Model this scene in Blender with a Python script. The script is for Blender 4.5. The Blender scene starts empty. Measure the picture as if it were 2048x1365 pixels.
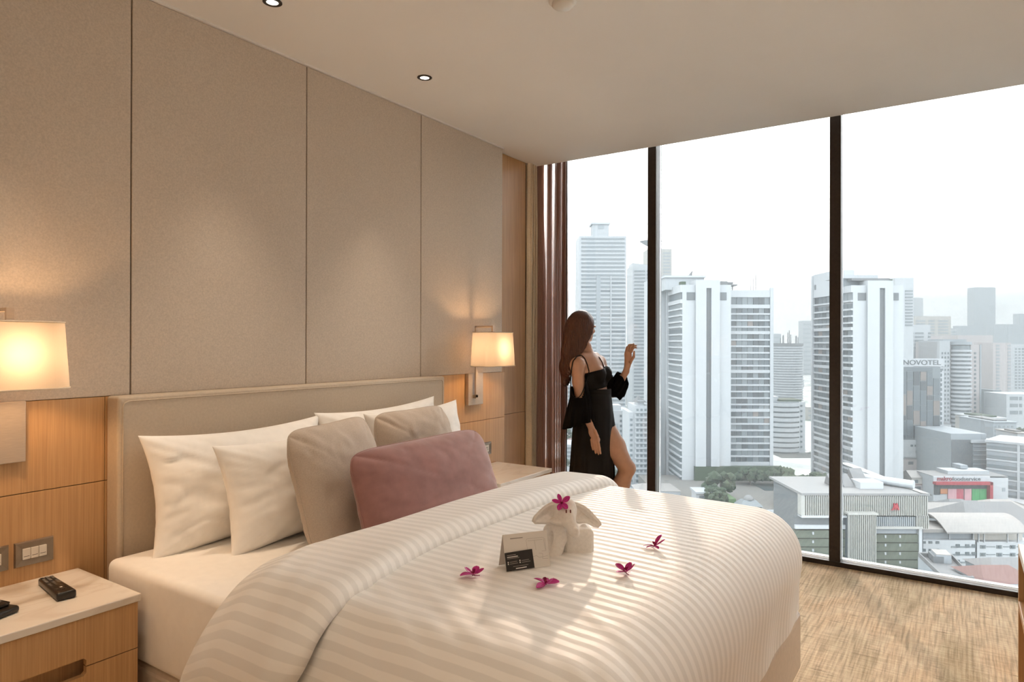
import bpy, bmesh, math, random
import numpy as np
from mathutils import Vector, Matrix, Euler

random.seed(7)
SC = bpy.context.scene
COL = SC.collection
PI = math.pi
# ------------------------------------------------------------------ camera
F_PX = 1344.5
YAW, PITCH, ROLL = math.radians(33.855), math.radians(0.093), math.radians(0.154)
CAM = Vector((0.0, 0.0, 1.4014))
FWD = Vector((-math.sin(YAW) * math.cos(PITCH), math.cos(YAW) * math.cos(PITCH), math.sin(PITCH)))
_r = Vector((math.cos(YAW), math.sin(YAW), 0)); _u = _r.cross(FWD)
RGT = _r * math.cos(ROLL) + _u * math.sin(ROLL)
UPV = _u * math.cos(ROLL) - _r * math.sin(ROLL)
cam_data = bpy.data.cameras.new('camera')
cam_data.sensor_width = 36.0
cam_data.lens = F_PX / 2048 * 36.0
cam_data.clip_start, cam_data.clip_end = 0.05, 8000
cam = bpy.data.objects.new('camera', cam_data); COL.objects.link(cam)
cam.matrix_world = Matrix.Translation(CAM) @ Matrix((RGT, UPV, -FWD)).transposed().to_4x4()
SC.camera = cam
# ------------------------------------------------------------------ exposure
vs = SC.view_settings
vs.view_transform = 'Standard'; vs.look = 'None'; vs.exposure = 0.55; vs.gamma = 1.0; vs.use_curve_mapping = False
cy = SC.cycles
cy.max_bounces = 10; cy.diffuse_bounces = 6; cy.glossy_bounces = 4; cy.transmission_bounces = 8
cy.transparent_max_bounces = 16; cy.volume_bounces = 1
cy.sample_clamp_indirect = 6.0
cy.caustics_reflective = False; cy.caustics_refractive = False
# ------------------------------------------------------------------ hazy sky
SUN_DIR = (FWD + RGT * ((1250 - 1024) / F_PX) + UPV * ((682.5 - 290) / F_PX)).normalized()
world = bpy.data.worlds.new('hazy_sky'); SC.world = world; world.use_nodes = True
nt = world.node_tree; nt.nodes.clear()
wo = nt.nodes.new('ShaderNodeOutputWorld'); bg = nt.nodes.new('ShaderNodeBackground')
tc = nt.nodes.new('ShaderNodeTexCoord'); dot = nt.nodes.new('ShaderNodeVectorMath'); dot.operation = 'DOT_PRODUCT'
dot.inputs[1].default_value = SUN_DIR
nt.links.new(tc.outputs['Generated'], dot.inputs[0])
rmp = nt.nodes.new('ShaderNodeValToRGB')
e = rmp.color_ramp.elements
e[0].position = 0.0; e[0].color = (0.80, 0.83, 0.86, 1)
e[1].position = 1.0; e[1].color = (1.0, 0.97, 0.93, 1)
n1 = e.new(0.80); n1.color = (0.90, 0.895, 0.885, 1)
nt.links.new(dot.outputs['Value'], rmp.inputs[0])
nt.links.new(rmp.outputs[0], bg.inputs[0]); bg.inputs[1].default_value = 6.0
nt.links.new(bg.outputs[0], wo.inputs[0])
sun = bpy.data.lights.new('sun', 'SUN'); sun.energy = 2.3; sun.angle = math.radians(0.9); sun.color = (1.0, 0.74, 0.56)
sun_o = bpy.data.objects.new('sun', sun); COL.objects.link(sun_o)
sun_o.rotation_euler = SUN_DIR.to_track_quat('Z', 'Y').to_euler()
sun_o.location = (-8, 18, 9)

# ------------------------------------------------------------------ helpers
MATS = {}
def newmat(name):
    m = bpy.data.materials.new(name); m.use_nodes = True; MATS[name] = m
    nt = m.node_tree; b = nt.nodes['Principled BSDF']
    return m, nt, b
def pmat(name, col, rough=0.6, metal=0.0, var=0.08, scale=12.0, bump=0.0, bscale=200.0, stretch=(1, 1, 1), spec=0.5, sheen=0.0):
    """plain procedural material: colour with noise variation, optional fine bump"""
    m, nt, b = newmat(name)
    N, L = nt.nodes, nt.links
    b.inputs['Roughness'].default_value = rough; b.inputs['Metallic'].default_value = metal
    b.inputs['Specular IOR Level'].default_value = spec
    if sheen: b.inputs['Sheen Weight'].default_value = sheen; b.inputs['Sheen Roughness'].default_value = 0.4
    t = N.new('ShaderNodeTexCoord'); mp = N.new('ShaderNodeMapping'); mp.inputs['Scale'].default_value = stretch
    L.new(t.outputs['Object'], mp.inputs[0])
    nz = N.new('ShaderNodeTexNoise'); nz.inputs['Scale'].default_value = scale; nz.inputs['Detail'].default_value = 4
    L.new(mp.outputs[0], nz.inputs['Vector'])
    r = N.new('ShaderNodeValToRGB'); e = r.color_ramp.elements
    e[0].position, e[1].position = 0.3, 0.7
    e[0].color = tuple(c * (1 - var) for c in col) + (1,); e[1].color = tuple(min(1, c * (1 + var)) for c in col) + (1,)
    L.new(nz.outputs['Fac'], r.inputs[0]); L.new(r.outputs[0], b.inputs['Base Color'])
    if bump:
        n2 = N.new('ShaderNodeTexNoise'); n2.inputs['Scale'].default_value = bscale; n2.inputs['Detail'].default_value = 3
        L.new(mp.outputs[0], n2.inputs['Vector'])
        bp = N.new('ShaderNodeBump'); bp.inputs['Strength'].default_value = bump; bp.inputs['Distance'].default_value = 0.002
        L.new(n2.outputs['Fac'], bp.inputs['Height']); L.new(bp.outputs[0], b.inputs['Normal'])
    return m
def wood_mat(name, c0, c1, axis='z', rough=0.45, freq=52.0):
    m, nt, b = newmat(name); N, L = nt.nodes, nt.links
    b.inputs['Roughness'].default_value = rough
    t = N.new('ShaderNodeTexCoord'); mp = N.new('ShaderNodeMapping')
    s = {'z': (freq, freq, 1.1), 'x': (1.1, freq, freq), 'y': (freq, 1.1, freq)}[axis]
    mp.inputs['Scale'].default_value = s
    L.new(t.outputs['Object'], mp.inputs[0])
    nz = N.new('ShaderNodeTexNoise'); nz.inputs['Scale'].default_value = 1.0; nz.inputs['Detail'].default_value = 6; nz.inputs['Roughness'].default_value = 0.65
    nz.inputs['Distortion'].default_value = 0.3
    L.new(mp.outputs[0], nz.inputs['Vector'])
    mp2 = N.new('ShaderNodeMapping'); mp2.inputs['Scale'].default_value = tuple(v * 4.0 for v in s)
    L.new(t.outputs['Object'], mp2.inputs[0])
    nf = N.new('ShaderNodeTexNoise'); nf.inputs['Scale'].default_value = 1.0; nf.inputs['Detail'].default_value = 3
    L.new(mp2.outputs[0], nf.inputs['Vector'])
    mx = N.new('ShaderNodeMath'); mx.operation = 'MULTIPLY_ADD'; mx.inputs[1].default_value = 0.45
    L.new(nf.outputs['Fac'], mx.inputs[0])
    m3 = N.new('ShaderNodeMath'); m3.operation = 'MULTIPLY'; m3.inputs[1].default_value = 0.55
    L.new(nz.outputs['Fac'], m3.inputs[0]); L.new(m3.outputs[0], mx.inputs[2])
    r = N.new('ShaderNodeValToRGB'); e = r.color_ramp.elements
    e[0].position, e[1].position = 0.34, 0.64; e[0].color = c0 + (1,); e[1].color = c1 + (1,)
    L.new(mx.outputs[0], r.inputs[0]); L.new(r.outputs[0], b.inputs['Base Color'])
    bp = N.new('ShaderNodeBump'); bp.inputs['Strength'].default_value = 0.12; bp.inputs['Distance'].default_value = 0.001
    L.new(mx.outputs[0], bp.inputs['Height']); L.new(bp.outputs[0], b.inputs['Normal'])
    return m
def tag(o, label=None, cat=None, group=None, kind=None):
    if label: o['label'] = label
    if cat: o['category'] = cat
    if group: o['group'] = group
    if kind: o['kind'] = kind
    return o
def link(o, parent=None):
    COL.objects.link(o)
    if parent is not None: o.parent = parent
    return o
def empty(name, loc=(0, 0, 0), rz=0.0):
    o = bpy.data.objects.new(name, None); o.location = loc; o.rotation_euler = (0, 0, rz); o.empty_display_size = 0.1
    return link(o)
def mesh(name, verts, faces, mat, parent=None, smooth=False, uvs=None):
    me = bpy.data.meshes.new(name)
    me.from_pydata([tuple(v) for v in verts], [], [tuple(f) for f in faces])
    if smooth: me.polygons.foreach_set('use_smooth', [True] * len(me.polygons))
    if uvs is not None:
        ul = me.uv_layers.new(name='cloth')
        for lp in me.loops: ul.data[lp.index].uv = uvs[lp.vertex_index]
    me.update()
    me.materials.append(MATS[mat] if isinstance(mat, str) else mat)
    return link(bpy.data.objects.new(name, me), parent)
def from_bm(name, bm, mat, parent=None, smooth=False):
    bmesh.ops.recalc_face_normals(bm, faces=bm.faces)
    me = bpy.data.meshes.new(name); bm.to_mesh(me); bm.free()
    if smooth: me.polygons.foreach_set('use_smooth', [True] * len(me.polygons))
    me.materials.append(MATS[mat] if isinstance(mat, str) else mat)
    return link(bpy.data.objects.new(name, me), parent)
def bm_box(bm, x0, x1, y0, y1, z0, z1, bevel=0.0, seg=2, M=None):
    r = bmesh.ops.create_cube(bm, size=1.0); vs_ = r['verts']
    for v in vs_:
        v.co = Vector(((x0 + x1) / 2 + v.co.x * (x1 - x0), (y0 + y1) / 2 + v.co.y * (y1 - y0), (z0 + z1) / 2 + v.co.z * (z1 - z0)))
    if bevel:
        es = list({e for v in vs_ for e in v.link_edges})
        rb = bmesh.ops.bevel(bm, geom=es, offset=bevel, segments=seg, profile=0.5, affect='EDGES')
        vs_ = list(set(rb['verts']) | {v for v in vs_ if v.is_valid})
    if M is not None:
        bmesh.ops.transform(bm, matrix=M, verts=[v for v in vs_ if v.is_valid])
def box(name, x0, x1, y0, y1, z0, z1, mat, parent=None, bevel=0.0, seg=2):
    bm = bmesh.new(); bm_box(bm, x0, x1, y0, y1, z0, z1, bevel, seg)
    return from_bm(name, bm, mat, parent, smooth=False)
def lathe(name, prof, mat, parent=None, n=32, loc=(0, 0, 0), smooth=True):
    V, Fc = [], []
    for (r_, z_) in prof:
        for k in range(n):
            a = 2 * PI * k / n; V.append((loc[0] + r_ * math.cos(a), loc[1] + r_ * math.sin(a), loc[2] + z_))
    for i in range(len(prof) - 1):
        for k in range(n):
            Fc.append((i * n + k, i * n + (k + 1) % n, (i + 1) * n + (k + 1) % n, (i + 1) * n + k))
    return mesh(name, V, Fc, mat, parent, smooth)
def tube_data(pts, rad, n=8, cap=True):
    """vertices/faces of a tube through pts; rad is a number or one per point"""
    V, Fc = [], []; P = [Vector(p) for p in pts]
    rs = rad if isinstance(rad, (list, tuple)) else [rad] * len(P)
    nrm = None
    for i, p in enumerate(P):
        t = (P[min(i + 1, len(P) - 1)] - P[max(i - 1, 0)]).normalized()
        if nrm is None: nrm = t.orthogonal().normalized()
        nrm = (nrm - t * nrm.dot(t)).normalized(); b = t.cross(nrm)
        for k in range(n):
            a = 2 * PI * k / n; V.append(p + (nrm * math.cos(a) + b * math.sin(a)) * rs[i])
    for i in range(len(P) - 1):
        for k in range(n):
            Fc.append((i * n + k, i * n + (k + 1) % n, (i + 1) * n + (k + 1) % n, (i + 1) * n + k))
    if cap:
        Fc.append(tuple(range(n))[::-1]); Fc.append(tuple((len(P) - 1) * n + k for k in range(n)))
    return V, Fc
def tube(name, pts, rad, mat, parent=None, n=8):
    V, Fc = tube_data(pts, rad, n); return mesh(name, V, Fc, mat, parent, True)
def smooth_path(pts, k=5):
    P = [Vector(p) for p in pts]; out = []
    for i in range(len(P) - 1):
        a, b, c, d = P[max(i - 1, 0)], P[i], P[i + 1], P[min(i + 2, len(P) - 1)]
        for q in range(k):
            t = q / k; out.append(0.5 * ((2 * b) + (c - a) * t + (2 * a - 5 * b + 4 * c - d) * t * t + (3 * b - a - 3 * c + d) * t ** 3))
    return out + [P[-1]]
_UC = {}
def unit_cube(mat):
    if mat not in _UC:
        bm = bmesh.new(); bmesh.ops.create_cube(bm, size=1.0); me = bpy.data.meshes.new('piece_' + mat); bm.to_mesh(me); bm.free()
        me.materials.append(MATS[mat]); _UC[mat] = me
    return _UC[mat]
def piece(name, x0, x1, y0, y1, z0, z1, mat, parent=None):
    o = bpy.data.objects.new(name, unit_cube(mat))
    o.location = ((x0 + x1) / 2, (y0 + y1) / 2, (z0 + z1) / 2); o.scale = (abs(x1 - x0), abs(y1 - y0), abs(z1 - z0))
    return link(o, parent)
def add_mod(o, typ, **kw):
    m = o.modifiers.new(typ.lower(), typ)
    for k, v in kw.items(): setattr(m, k, v)
    return m
def shade_auto(o): o.data.polygons.foreach_set('use_smooth', [True] * len(o.data.polygons))
def sm(x, a, b):
    t = min(1, max(0, (x - a) / (b - a))); return t * t * (3 - 2 * t)
# value noise for wrinkles
_rng = np.random.default_rng(3)
_G = _rng.random((64, 64))
def vnoise(x, y):
    xi, yi = math.floor(x), math.floor(y); fx, fy = x - xi, y - yi
    fx, fy = fx * fx * (3 - 2 * fx), fy * fy * (3 - 2 * fy)
    g = lambda a, b: _G[a % 64, b % 64]
    return (g(xi, yi) * (1 - fx) + g(xi + 1, yi) * fx) * (1 - fy) + (g(xi, yi + 1) * (1 - fx) + g(xi + 1, yi + 1) * fx) * fy - 0.5

# ------------------------------------------------------------------ materials
pmat('fabric_panel', (0.575, 0.495, 0.41), 0.9, var=0.10, scale=160, bump=0.25, bscale=420, sheen=0.1)
pmat('panel_gap', (0.10, 0.065, 0.04), 0.8)
pmat('ceiling_paint', (0.78, 0.755, 0.72), 0.9, var=0.015, scale=2)
pmat('plain_wall', (0.85, 0.82, 0.77), 0.9, var=0.02, scale=3)
wood_mat('oak', (0.45, 0.262, 0.118), (0.60, 0.368, 0.180))
wood_mat('oak_y', (0.45, 0.262, 0.118), (0.60, 0.368, 0.180), axis='y')
pmat('dark_metal', (0.030, 0.022, 0.017), 0.42, metal=0.3, var=0.2, scale=60)
pmat('grey_metal', (0.20, 0.20, 0.20), 0.45, metal=0.4, var=0.05)
pmat('brushed_nickel', (0.52, 0.44, 0.36), 0.45, metal=0.55, var=0.06, scale=30, stretch=(1, 1, 12))
pmat('sill_stone', (0.27, 0.25, 0.22), 0.5, var=0.04, scale=6)
pmat('headboard_leather', (0.52, 0.43, 0.325), 0.55, var=0.05, scale=90, bump=0.25, bscale=500)
pmat('base_leather', (0.62, 0.52, 0.42), 0.5, var=0.05, scale=60, bump=0.25, bscale=500)
pmat('white_cotton', (0.87, 0.84, 0.795), 0.85, var=0.02, scale=30, bump=0.12, bscale=700, sheen=0.15)
pmat('beige_linen', (0.50, 0.42, 0.345), 0.95, var=0.08, scale=220, bump=0.35, bscale=600, sheen=0.2)
pmat('mauve_velvet', (0.30, 0.150, 0.135), 0.85, var=0.12, scale=18, bump=0.2, bscale=900, sheen=0.45)
pmat('black_plastic', (0.012, 0.011, 0.010), 0.28, var=0.1)
pmat('grey_button', (0.16, 0.145, 0.13), 0.5)
pmat('white_plastic', (0.72, 0.68, 0.62), 0.45, var=0.02)
pmat('plate_bronze', (0.28, 0.235, 0.19), 0.4, metal=0.6, var=0.08, scale=40)
pmat('dark_ink', (0.10, 0.085, 0.075), 0.8)
pmat('curtain_beige', (0.74, 0.64, 0.49), 0.95, var=0.06, scale=80, bump=0.2, bscale=500, sheen=0.2)
pmat('white_top', (0.78, 0.74, 0.68), 0.35, var=0.02)
def marble():
    m, nt, b = newmat('marble'); N, L = nt.nodes, nt.links
    t = N.new('ShaderNodeTexCoord'); mp = N.new('ShaderNodeMapping'); mp.inputs['Rotation'].default_value = (0, 0, 0.5); mp.inputs['Scale'].default_value = (3.0, 1.0, 1)
    L.new(t.outputs['Object'], mp.inputs[0])
    nz = N.new('ShaderNodeTexNoise'); nz.inputs['Scale'].default_value = 2.2; nz.inputs['Detail'].default_value = 5; nz.inputs['Distortion'].default_value = 0.9
    L.new(mp.outputs[0], nz.inputs['Vector'])
    r = N.new('ShaderNodeValToRGB'); e = r.color_ramp.elements
    e[0].position, e[0].color = 0.36, (0.74, 0.69, 0.62, 1); e[1].position, e[1].color = 0.62, (0.76, 0.71, 0.64, 1)
    k = e.new(0.50); k.color = (0.67, 0.605, 0.53, 1); k = e.new(0.46); k.color = (0.75, 0.70, 0.63, 1); k = e.new(0.545); k.color = (0.75, 0.70, 0.63, 1)
    L.new(nz.outputs['Fac'], r.inputs[0]); L.new(r.outputs[0], b.inputs['Base Color']); b.inputs['Roughness'].default_value = 0.3
marble()
def carpet():
    m, nt, b = newmat('carpet'); N, L = nt.nodes, nt.links
    t = N.new('ShaderNodeTexCoord')
    def nz(scale, detail=3, dist=0.0, rot=0.0):
        mp = N.new('ShaderNodeMapping'); mp.inputs['Scale'].default_value = scale; mp.inputs['Rotation'].default_value = (0, 0, rot)
        L.new(t.outputs['Object'], mp.inputs[0])
        n = N.new('ShaderNodeTexNoise'); n.inputs['Scale'].default_value = 1; n.inputs['Detail'].default_value = detail; n.inputs['Distortion'].default_value = dist
        L.new(mp.outputs[0], n.inputs['Vector']); return n.outputs['Fac']
    def ramp(fac, stops):
        r = N.new('ShaderNodeValToRGB'); e = r.color_ramp.elements
        e[0].position, e[0].color = stops[0][0], stops[0][1] + (1,); e[1].position, e[1].color = stops[-1][0], stops[-1][1] + (1,)
        for p, c in stops[1:-1]:
            k = e.new(p); k.color = c + (1,)
        L.new(fac, r.inputs[0]); return r.outputs[0]
    def mix(mode, fac, a, c):
        x = N.new('ShaderNodeMix'); x.data_type = 'RGBA'; x.blend_type = mode
        if isinstance(fac, float): x.inputs[0].default_value = fac
        else: L.new(fac, x.inputs[0])
        L.new(a, x.inputs[6]); L.new(c, x.inputs[7]); return x.outputs[2]
    base = ramp(nz((90, 4, 1), 3), [(0.35, (0.60, 0.48, 0.34)), (0.5, (0.80, 0.65, 0.47)), (0.66, (0.90, 0.78, 0.58))])
    tint = ramp(nz((5, 1.6, 1), 3, 0.6), [(0.36, (0.74, 0.74, 0.69)), (0.52, (1.0, 1.0, 1.0)), (0.66, (1.0, 0.92, 0.85))])
    c = mix('MULTIPLY', 0.8, base, tint)
    cross = ramp(nz((5.0, 95, 1), 2), [(0.44, (0.80, 0.76, 0.70)), (0.56, (1.0, 1.0, 1.0))])
    c = mix('MULTIPLY', 0.6, c, cross)
    dash = ramp(nz((7, 110, 1), 1), [(0.26, (0.20, 0.17, 0.14)), (0.31, (1.0, 1.0, 1.0))])
    c = mix('MULTIPLY', 0.85, c, dash)
    L.new(c, b.inputs['Base Color']); b.inputs['Roughness'].default_value = 0.95; b.inputs['Specular IOR Level'].default_value = 0.1
    bp = N.new('ShaderNodeBump'); bp.inputs['Strength'].default_value = 0.5; bp.inputs['Distance'].default_value = 0.004
    L.new(nz((90, 60, 1), 3), bp.inputs['Height']); L.new(bp.outputs[0], b.inputs['Normal'])
carpet()
def satin(name, stripe=True):
    """sateen cotton: woven stripes differ a little in tone and gloss; stripe runs along the cloth's first coordinate"""
    m, nt, b = newmat(name); N, L = nt.nodes, nt.links
    uv = N.new('ShaderNodeUVMap'); uv.uv_map = 'cloth'
    sx = N.new('ShaderNodeSeparateXYZ'); L.new(uv.outputs[0], sx.inputs[0])
    mu = N.new('ShaderNodeMath'); mu.operation = 'MULTIPLY'; mu.inputs[1].default_value = 2 * PI / 0.040
    L.new(sx.outputs['Y'], mu.inputs[0])
    sn = N.new('ShaderNodeMath'); sn.operation = 'SINE'; L.new(mu.outputs[0], sn.inputs[0])
    r = N.new('ShaderNodeValToRGB'); e = r.color_ramp.elements
    e[0].position, e[1].position = 0.44, 0.56
    mm = N.new('ShaderNodeMath'); mm.operation = 'MULTIPLY_ADD'; mm.inputs[1].default_value = 0.5; mm.inputs[2].default_value = 0.5
    L.new(sn.outputs[0], mm.inputs[0]); L.new(mm.outputs[0], r.inputs[0])
    mx = N.new('ShaderNodeMix'); mx.data_type = 'RGBA'
    mx.inputs[6].default_value = (0.785, 0.765, 0.735, 1); mx.inputs[7].default_value = (0.885, 0.862, 0.83, 1)
    L.new(r.outputs[0], mx.inputs[0]); L.new(mx.outputs[2], b.inputs['Base Color'])
    rr = N.new('ShaderNodeMapRange'); rr.inputs[3].default_value = 0.75; rr.inputs[4].default_value = 0.52; b.inputs['Specular IOR Level'].default_value = 0.3
    L.new(r.outputs[0], rr.inputs[0]); L.new(rr.outputs[0], b.inputs['Roughness'])
    b.inputs['Sheen Weight'].default_value = 0.12
    t = N.new('ShaderNodeTexCoord'); n2 = N.new('ShaderNodeTexNoise'); n2.inputs['Scale'].default_value = 7; n2.inputs['Detail'].default_value = 4
    mp = N.new('ShaderNodeMapping'); mp.inputs['Scale'].default_value = (1.0, 2.2, 2.0); mp.inputs['Rotation'].default_value = (0, 0, 0.9)
    L.new(t.outputs['Object'], mp.inputs[0]); L.new(mp.outputs[0], n2.inputs['Vector'])
    bp = N.new('ShaderNodeBump'); bp.inputs['Strength'].default_value = 0.3; bp.inputs['Distance'].default_value = 0.005
    L.new(n2.outputs['Fac'], bp.inputs['Height']); L.new(bp.outputs[0], b.inputs['Normal'])
satin('sateen_stripe')
def glass_pane():
    m = bpy.data.materials.new('window_glass'); m.use_nodes = True; MATS['window_glass'] = m
    nt = m.node_tree; N, L = nt.nodes, nt.links; N.clear()
    o = N.new('ShaderNodeOutputMaterial'); tr = N.new('ShaderNodeBsdfTransparent'); tr.inputs[0].default_value = (0.975, 0.985, 0.985, 1)
    gl = N.new('ShaderNodeBsdfGlossy'); gl.inputs['Roughness'].default_value = 0.0; gl.inputs[0].default_value = (0.9, 0.95, 1, 1)
    fr = N.new('ShaderNodeFresnel'); fr.inputs[0].default_value = 1.45
    mx = N.new('ShaderNodeMixShader'); L.new(fr.outputs[0], mx.inputs[0]); L.new(tr.outputs[0], mx.inputs[1]); L.new(gl.outputs[0], mx.inputs[2]); L.new(mx.outputs[0], o.inputs[0])
glass_pane()
def sheer():
    m = bpy.data.materials.new('sheer_brown'); m.use_nodes = True; MATS['sheer_brown'] = m
    nt = m.node_tree; N, L = nt.nodes, nt.links; N.clear()
    o = N.new('ShaderNodeOutputMaterial'); tr = N.new('ShaderNodeBsdfTransparent'); tr.inputs[0].default_value = (1, 1, 1, 1)
    df = N.new('ShaderNodeBsdfDiffuse'); df.inputs[0].default_value = (0.34, 0.19, 0.13, 1)
    tl = N.new('ShaderNodeBsdfTranslucent'); tl.inputs[0].default_value = (0.40, 0.21, 0.14, 1)
    a = N.new('ShaderNodeMixShader'); a.inputs[0].default_value = 0.5; L.new(df.outputs[0], a.inputs[1]); L.new(tl.outputs[0], a.inputs[2])
    t = N.new('ShaderNodeTexCoord'); wv = N.new('ShaderNodeTexNoise'); wv.inputs['Scale'].default_value = 700
    L.new(t.outputs['Object'], wv.inputs['Vector'])
    mr = N.new('ShaderNodeMapRange'); mr.inputs[1].default_value = 0.3; mr.inputs[2].default_value = 0.7; mr.inputs[3].default_value = 0.58; mr.inputs[4].default_value = 0.84
    L.new(wv.outputs['Fac'], mr.inputs[0])
    mx = N.new('ShaderNodeMixShader'); L.new(mr.outputs[0], mx.inputs[0]); L.new(tr.outputs[0], mx.inputs[1]); L.new(a.outputs[0], mx.inputs[2]); L.new(mx.outputs[0], o.inputs[0])
sheer()
def shade_mat():
    m = bpy.data.materials.new('lamp_shade_linen'); m.use_nodes = True; MATS['lamp_shade_linen'] = m
    nt = m.node_tree; N, L = nt.nodes, nt.links; N.clear()
    o = N.new('ShaderNodeOutputMaterial'); df = N.new('ShaderNodeBsdfDiffuse'); df.inputs[0].default_value = (0.78, 0.68, 0.55, 1)
    tl = N.new('ShaderNodeBsdfTranslucent')
    t = N.new('ShaderNodeTexCoord'); nz = N.new('ShaderNodeTexNoise'); nz.inputs['Scale'].default_value = 300; L.new(t.outputs['Object'], nz.inputs['Vector'])
    r = N.new('ShaderNodeValToRGB'); r.color_ramp.elements[0].color = (0.22, 0.205, 0.19, 1); r.color_ramp.elements[1].color = (0.26, 0.245, 0.23, 1)
    L.new(nz.outputs['Fac'], r.inputs[0]); L.new(r.outputs[0], tl.inputs[0])
    a = N.new('ShaderNodeMixShader'); a.inputs[0].default_value = 0.55; L.new(df.outputs[0], a.inputs[1]); L.new(tl.outputs[0], a.inputs[2]); L.new(a.outputs[0], o.inputs[0])
shade_mat()
def emit_mat(name, col, s):
    m = bpy.data.materials.new(name); m.use_nodes = True; MATS[name] = m
    nt = m.node_tree; N, L = nt.nodes, nt.links; N.clear()
    o = N.new('ShaderNodeOutputMaterial'); em = N.new('ShaderNodeEmission'); em.inputs[0].default_value = col + (1,); em.inputs[1].default_value = s
    L.new(em.outputs[0], o.inputs[0])
emit_mat('led_lens', (1.0, 0.9, 0.76), 6.0)
emit_mat('bulb_glow', (1.0, 0.60, 0.30), 125.0)
# ================================================================== ROOM SHELL
HC = 2.80
YW = 4.626           # room-side face of the window frame
floor = box('floor', -3.05, 0.95, -2.4, 4.70, -0.12, 0.0, 'carpet'); tag(floor, kind='structure')
ceil = box('ceiling', -3.05, 0.95, -2.4, 4.546, HC, HC + 0.14, 'ceiling_paint'); tag(ceil, kind='structure')
cp = box('trim_1', -3.05, 0.95, 4.546, 5.0, HC + 0.22, HC + 0.30, 'ceiling_paint'); tag(cp, kind='structure')      # curtain pocket above the window
cpf = box('pocket_back', -3.05, 0.95, 4.546, 4.56, HC + 0.14, HC + 0.30, 'ceiling_paint', cp)
wr = box('wall_right', 0.80, 0.95, -2.4, 4.62, 0, HC, 'plain_wall'); tag(wr, kind='structure')
wb = box('wall_back', -3.05, 0.95, -2.55, -2.4, 0, HC, 'plain_wall'); tag(wb, kind='structure')
wl = box('wall_left', -3.05, -2.87, -2.4, 4.745, 0, HC + 0.30, 'panel_gap'); tag(wl, kind='structure')
# padded fabric panels above, oak wainscot below
seams = [-2.065, -1.205, -0.345, 0.515, 1.375, 2.234, 3.095, 3.968]
for a, b in zip(seams[:-1], seams[1:]):
    box('fabric_panel', -2.87, -2.747, a + 0.003, b - 0.003, 1.189, HC - 0.012, 'fabric_panel', wl, 0.002)
box('backing_strip', -2.87, -2.757, -2.065, 3.966, 0.0, HC - 0.001, 'panel_gap', wl)
box('shadow_trim', -2.757, -2.738, -2.4, 3.972, HC - 0.010, HC - 0.0002, 'ceiling_paint', wl)
wy = [-2.065, -0.345, 1.28, 3.20, 4.005]
for a, b in zip(wy[:-1], wy[1:]):
    for z0, z1 in ((0.08, 0.8615), (0.8645, 1.187)):
        box('oak_panel', -2.762, -2.749, a + 0.001, b - 0.001, z0, z1, 'oak', wl, 0.0008, 1)
box('oak_panel_edge', -2.87, -2.762, 3.962, 4.004, 0, 1.187, 'oak', wl)
for z0, z1 in ((0.0, 0.8615), (0.8645, HC - 0.004)):
    box('oak_panel', -2.87, -2.828, 4.0, 4.40, z0, z1, 'oak', wl, 0.0008, 1)
bb = box('baseboard_left', -2.762, -2.744, -2.4, 4.0, 0, 0.08, 'oak_y'); tag(bb, kind='structure')
# ------------------------------------------------------------------ window
win = empty('window_1', (0, 0, 0)); tag(win, 'full-height window of tall panes between dark mullions', kind='structure')
def mullion(x, w=0.064):
    bm = bmesh.new(); bm_box(bm, x, x + w, YW + 0.002, YW + 0.030, 0.031, HC + 0.21, 0.002, 1)
    o = from_bm('mullion', bm, 'dark_metal', win)
    box('mullion_back', x + 0.006, x + w - 0.001, YW + 0.030, YW + 0.115, 0.031, HC + 0.21, 'grey_metal', o)
for x in (-3.131, -1.915, -0.699, 0.517): mullion(x)
for a, b in ((-3.064, -1.911), (-1.849, -0.695), (-0.633, 0.521), (0.583, 0.80)):
    box('pane', a, b, YW + 0.078, YW + 0.090, 0.033, HC + 0.21, 'window_glass', win)
box('bottom_rail', -3.05, 0.80, YW, YW + 0.035, 0.0, 0.030, 'dark_metal', win, 0.002, 1)
box('sill', -3.05, 0.80, YW + 0.035, YW + 0.125, 0.0, 0.031, 'sill_stone', win)
box('head_rail', -3.05, 0.80, YW + 0.06, YW + 0.12, HC + 0.17, HC + 0.21, 'dark_metal', win)
# ------------------------------------------------------------------ ceiling fittings
def downlight(x, y, label, power=34, cone=58):
    r = empty('downlight', (x, y, HC)); tag(r, label, 'downlight', 'recessed ceiling downlights')
    lathe('trim_ring', [(0.024, -0.0005), (0.024, -0.004), (0.036, -0.004), (0.039, -0.0025), (0.039, -0.0003)], 'dark_metal', r, 32)
    lathe('lens', [(0.0005, -0.0015), (0.012, -0.0022), (0.024, -0.0012)], 'led_lens', r, 24)
    l = bpy.data.lights.new('downlight_beam', 'SPOT'); l.energy = power; l.color = (1.0, 0.80, 0.60); l.spot_size = math.radians(cone); l.spot_blend = 1.0; l.shadow_soft_size = 0.025
    lo = bpy.data.objects.new('downlight_beam', l); link(lo, r); lo.location = (0, 0, -0.012)
    return r
downlight(-2.365, 2.690, 'small black-rimmed downlight over the middle of the headboard')
downlight(-2.363, 1.745, 'small black-rimmed downlight at the top edge of the view')
downlight(-2.364, 0.80, 'small black-rimmed downlight over the near nightstand')
for (x, y) in ((-0.25, 1.55), (-0.25, 0.35), (-0.25, -0.85), (-1.25, 0.35), (-1.25, -0.85), (-1.25, -1.75), (-0.25, -1.75)):  # extra downlights out of view, added as fill for the room
    downlight(x, y, 'wide black-rimmed ceiling downlight added out of view to brighten the room', 8, 150)
sd = empty('smoke_detector', (-1.352, 2.38, HC)); tag(sd, 'white round smoke detector on the ceiling', 'smoke detector')
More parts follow.
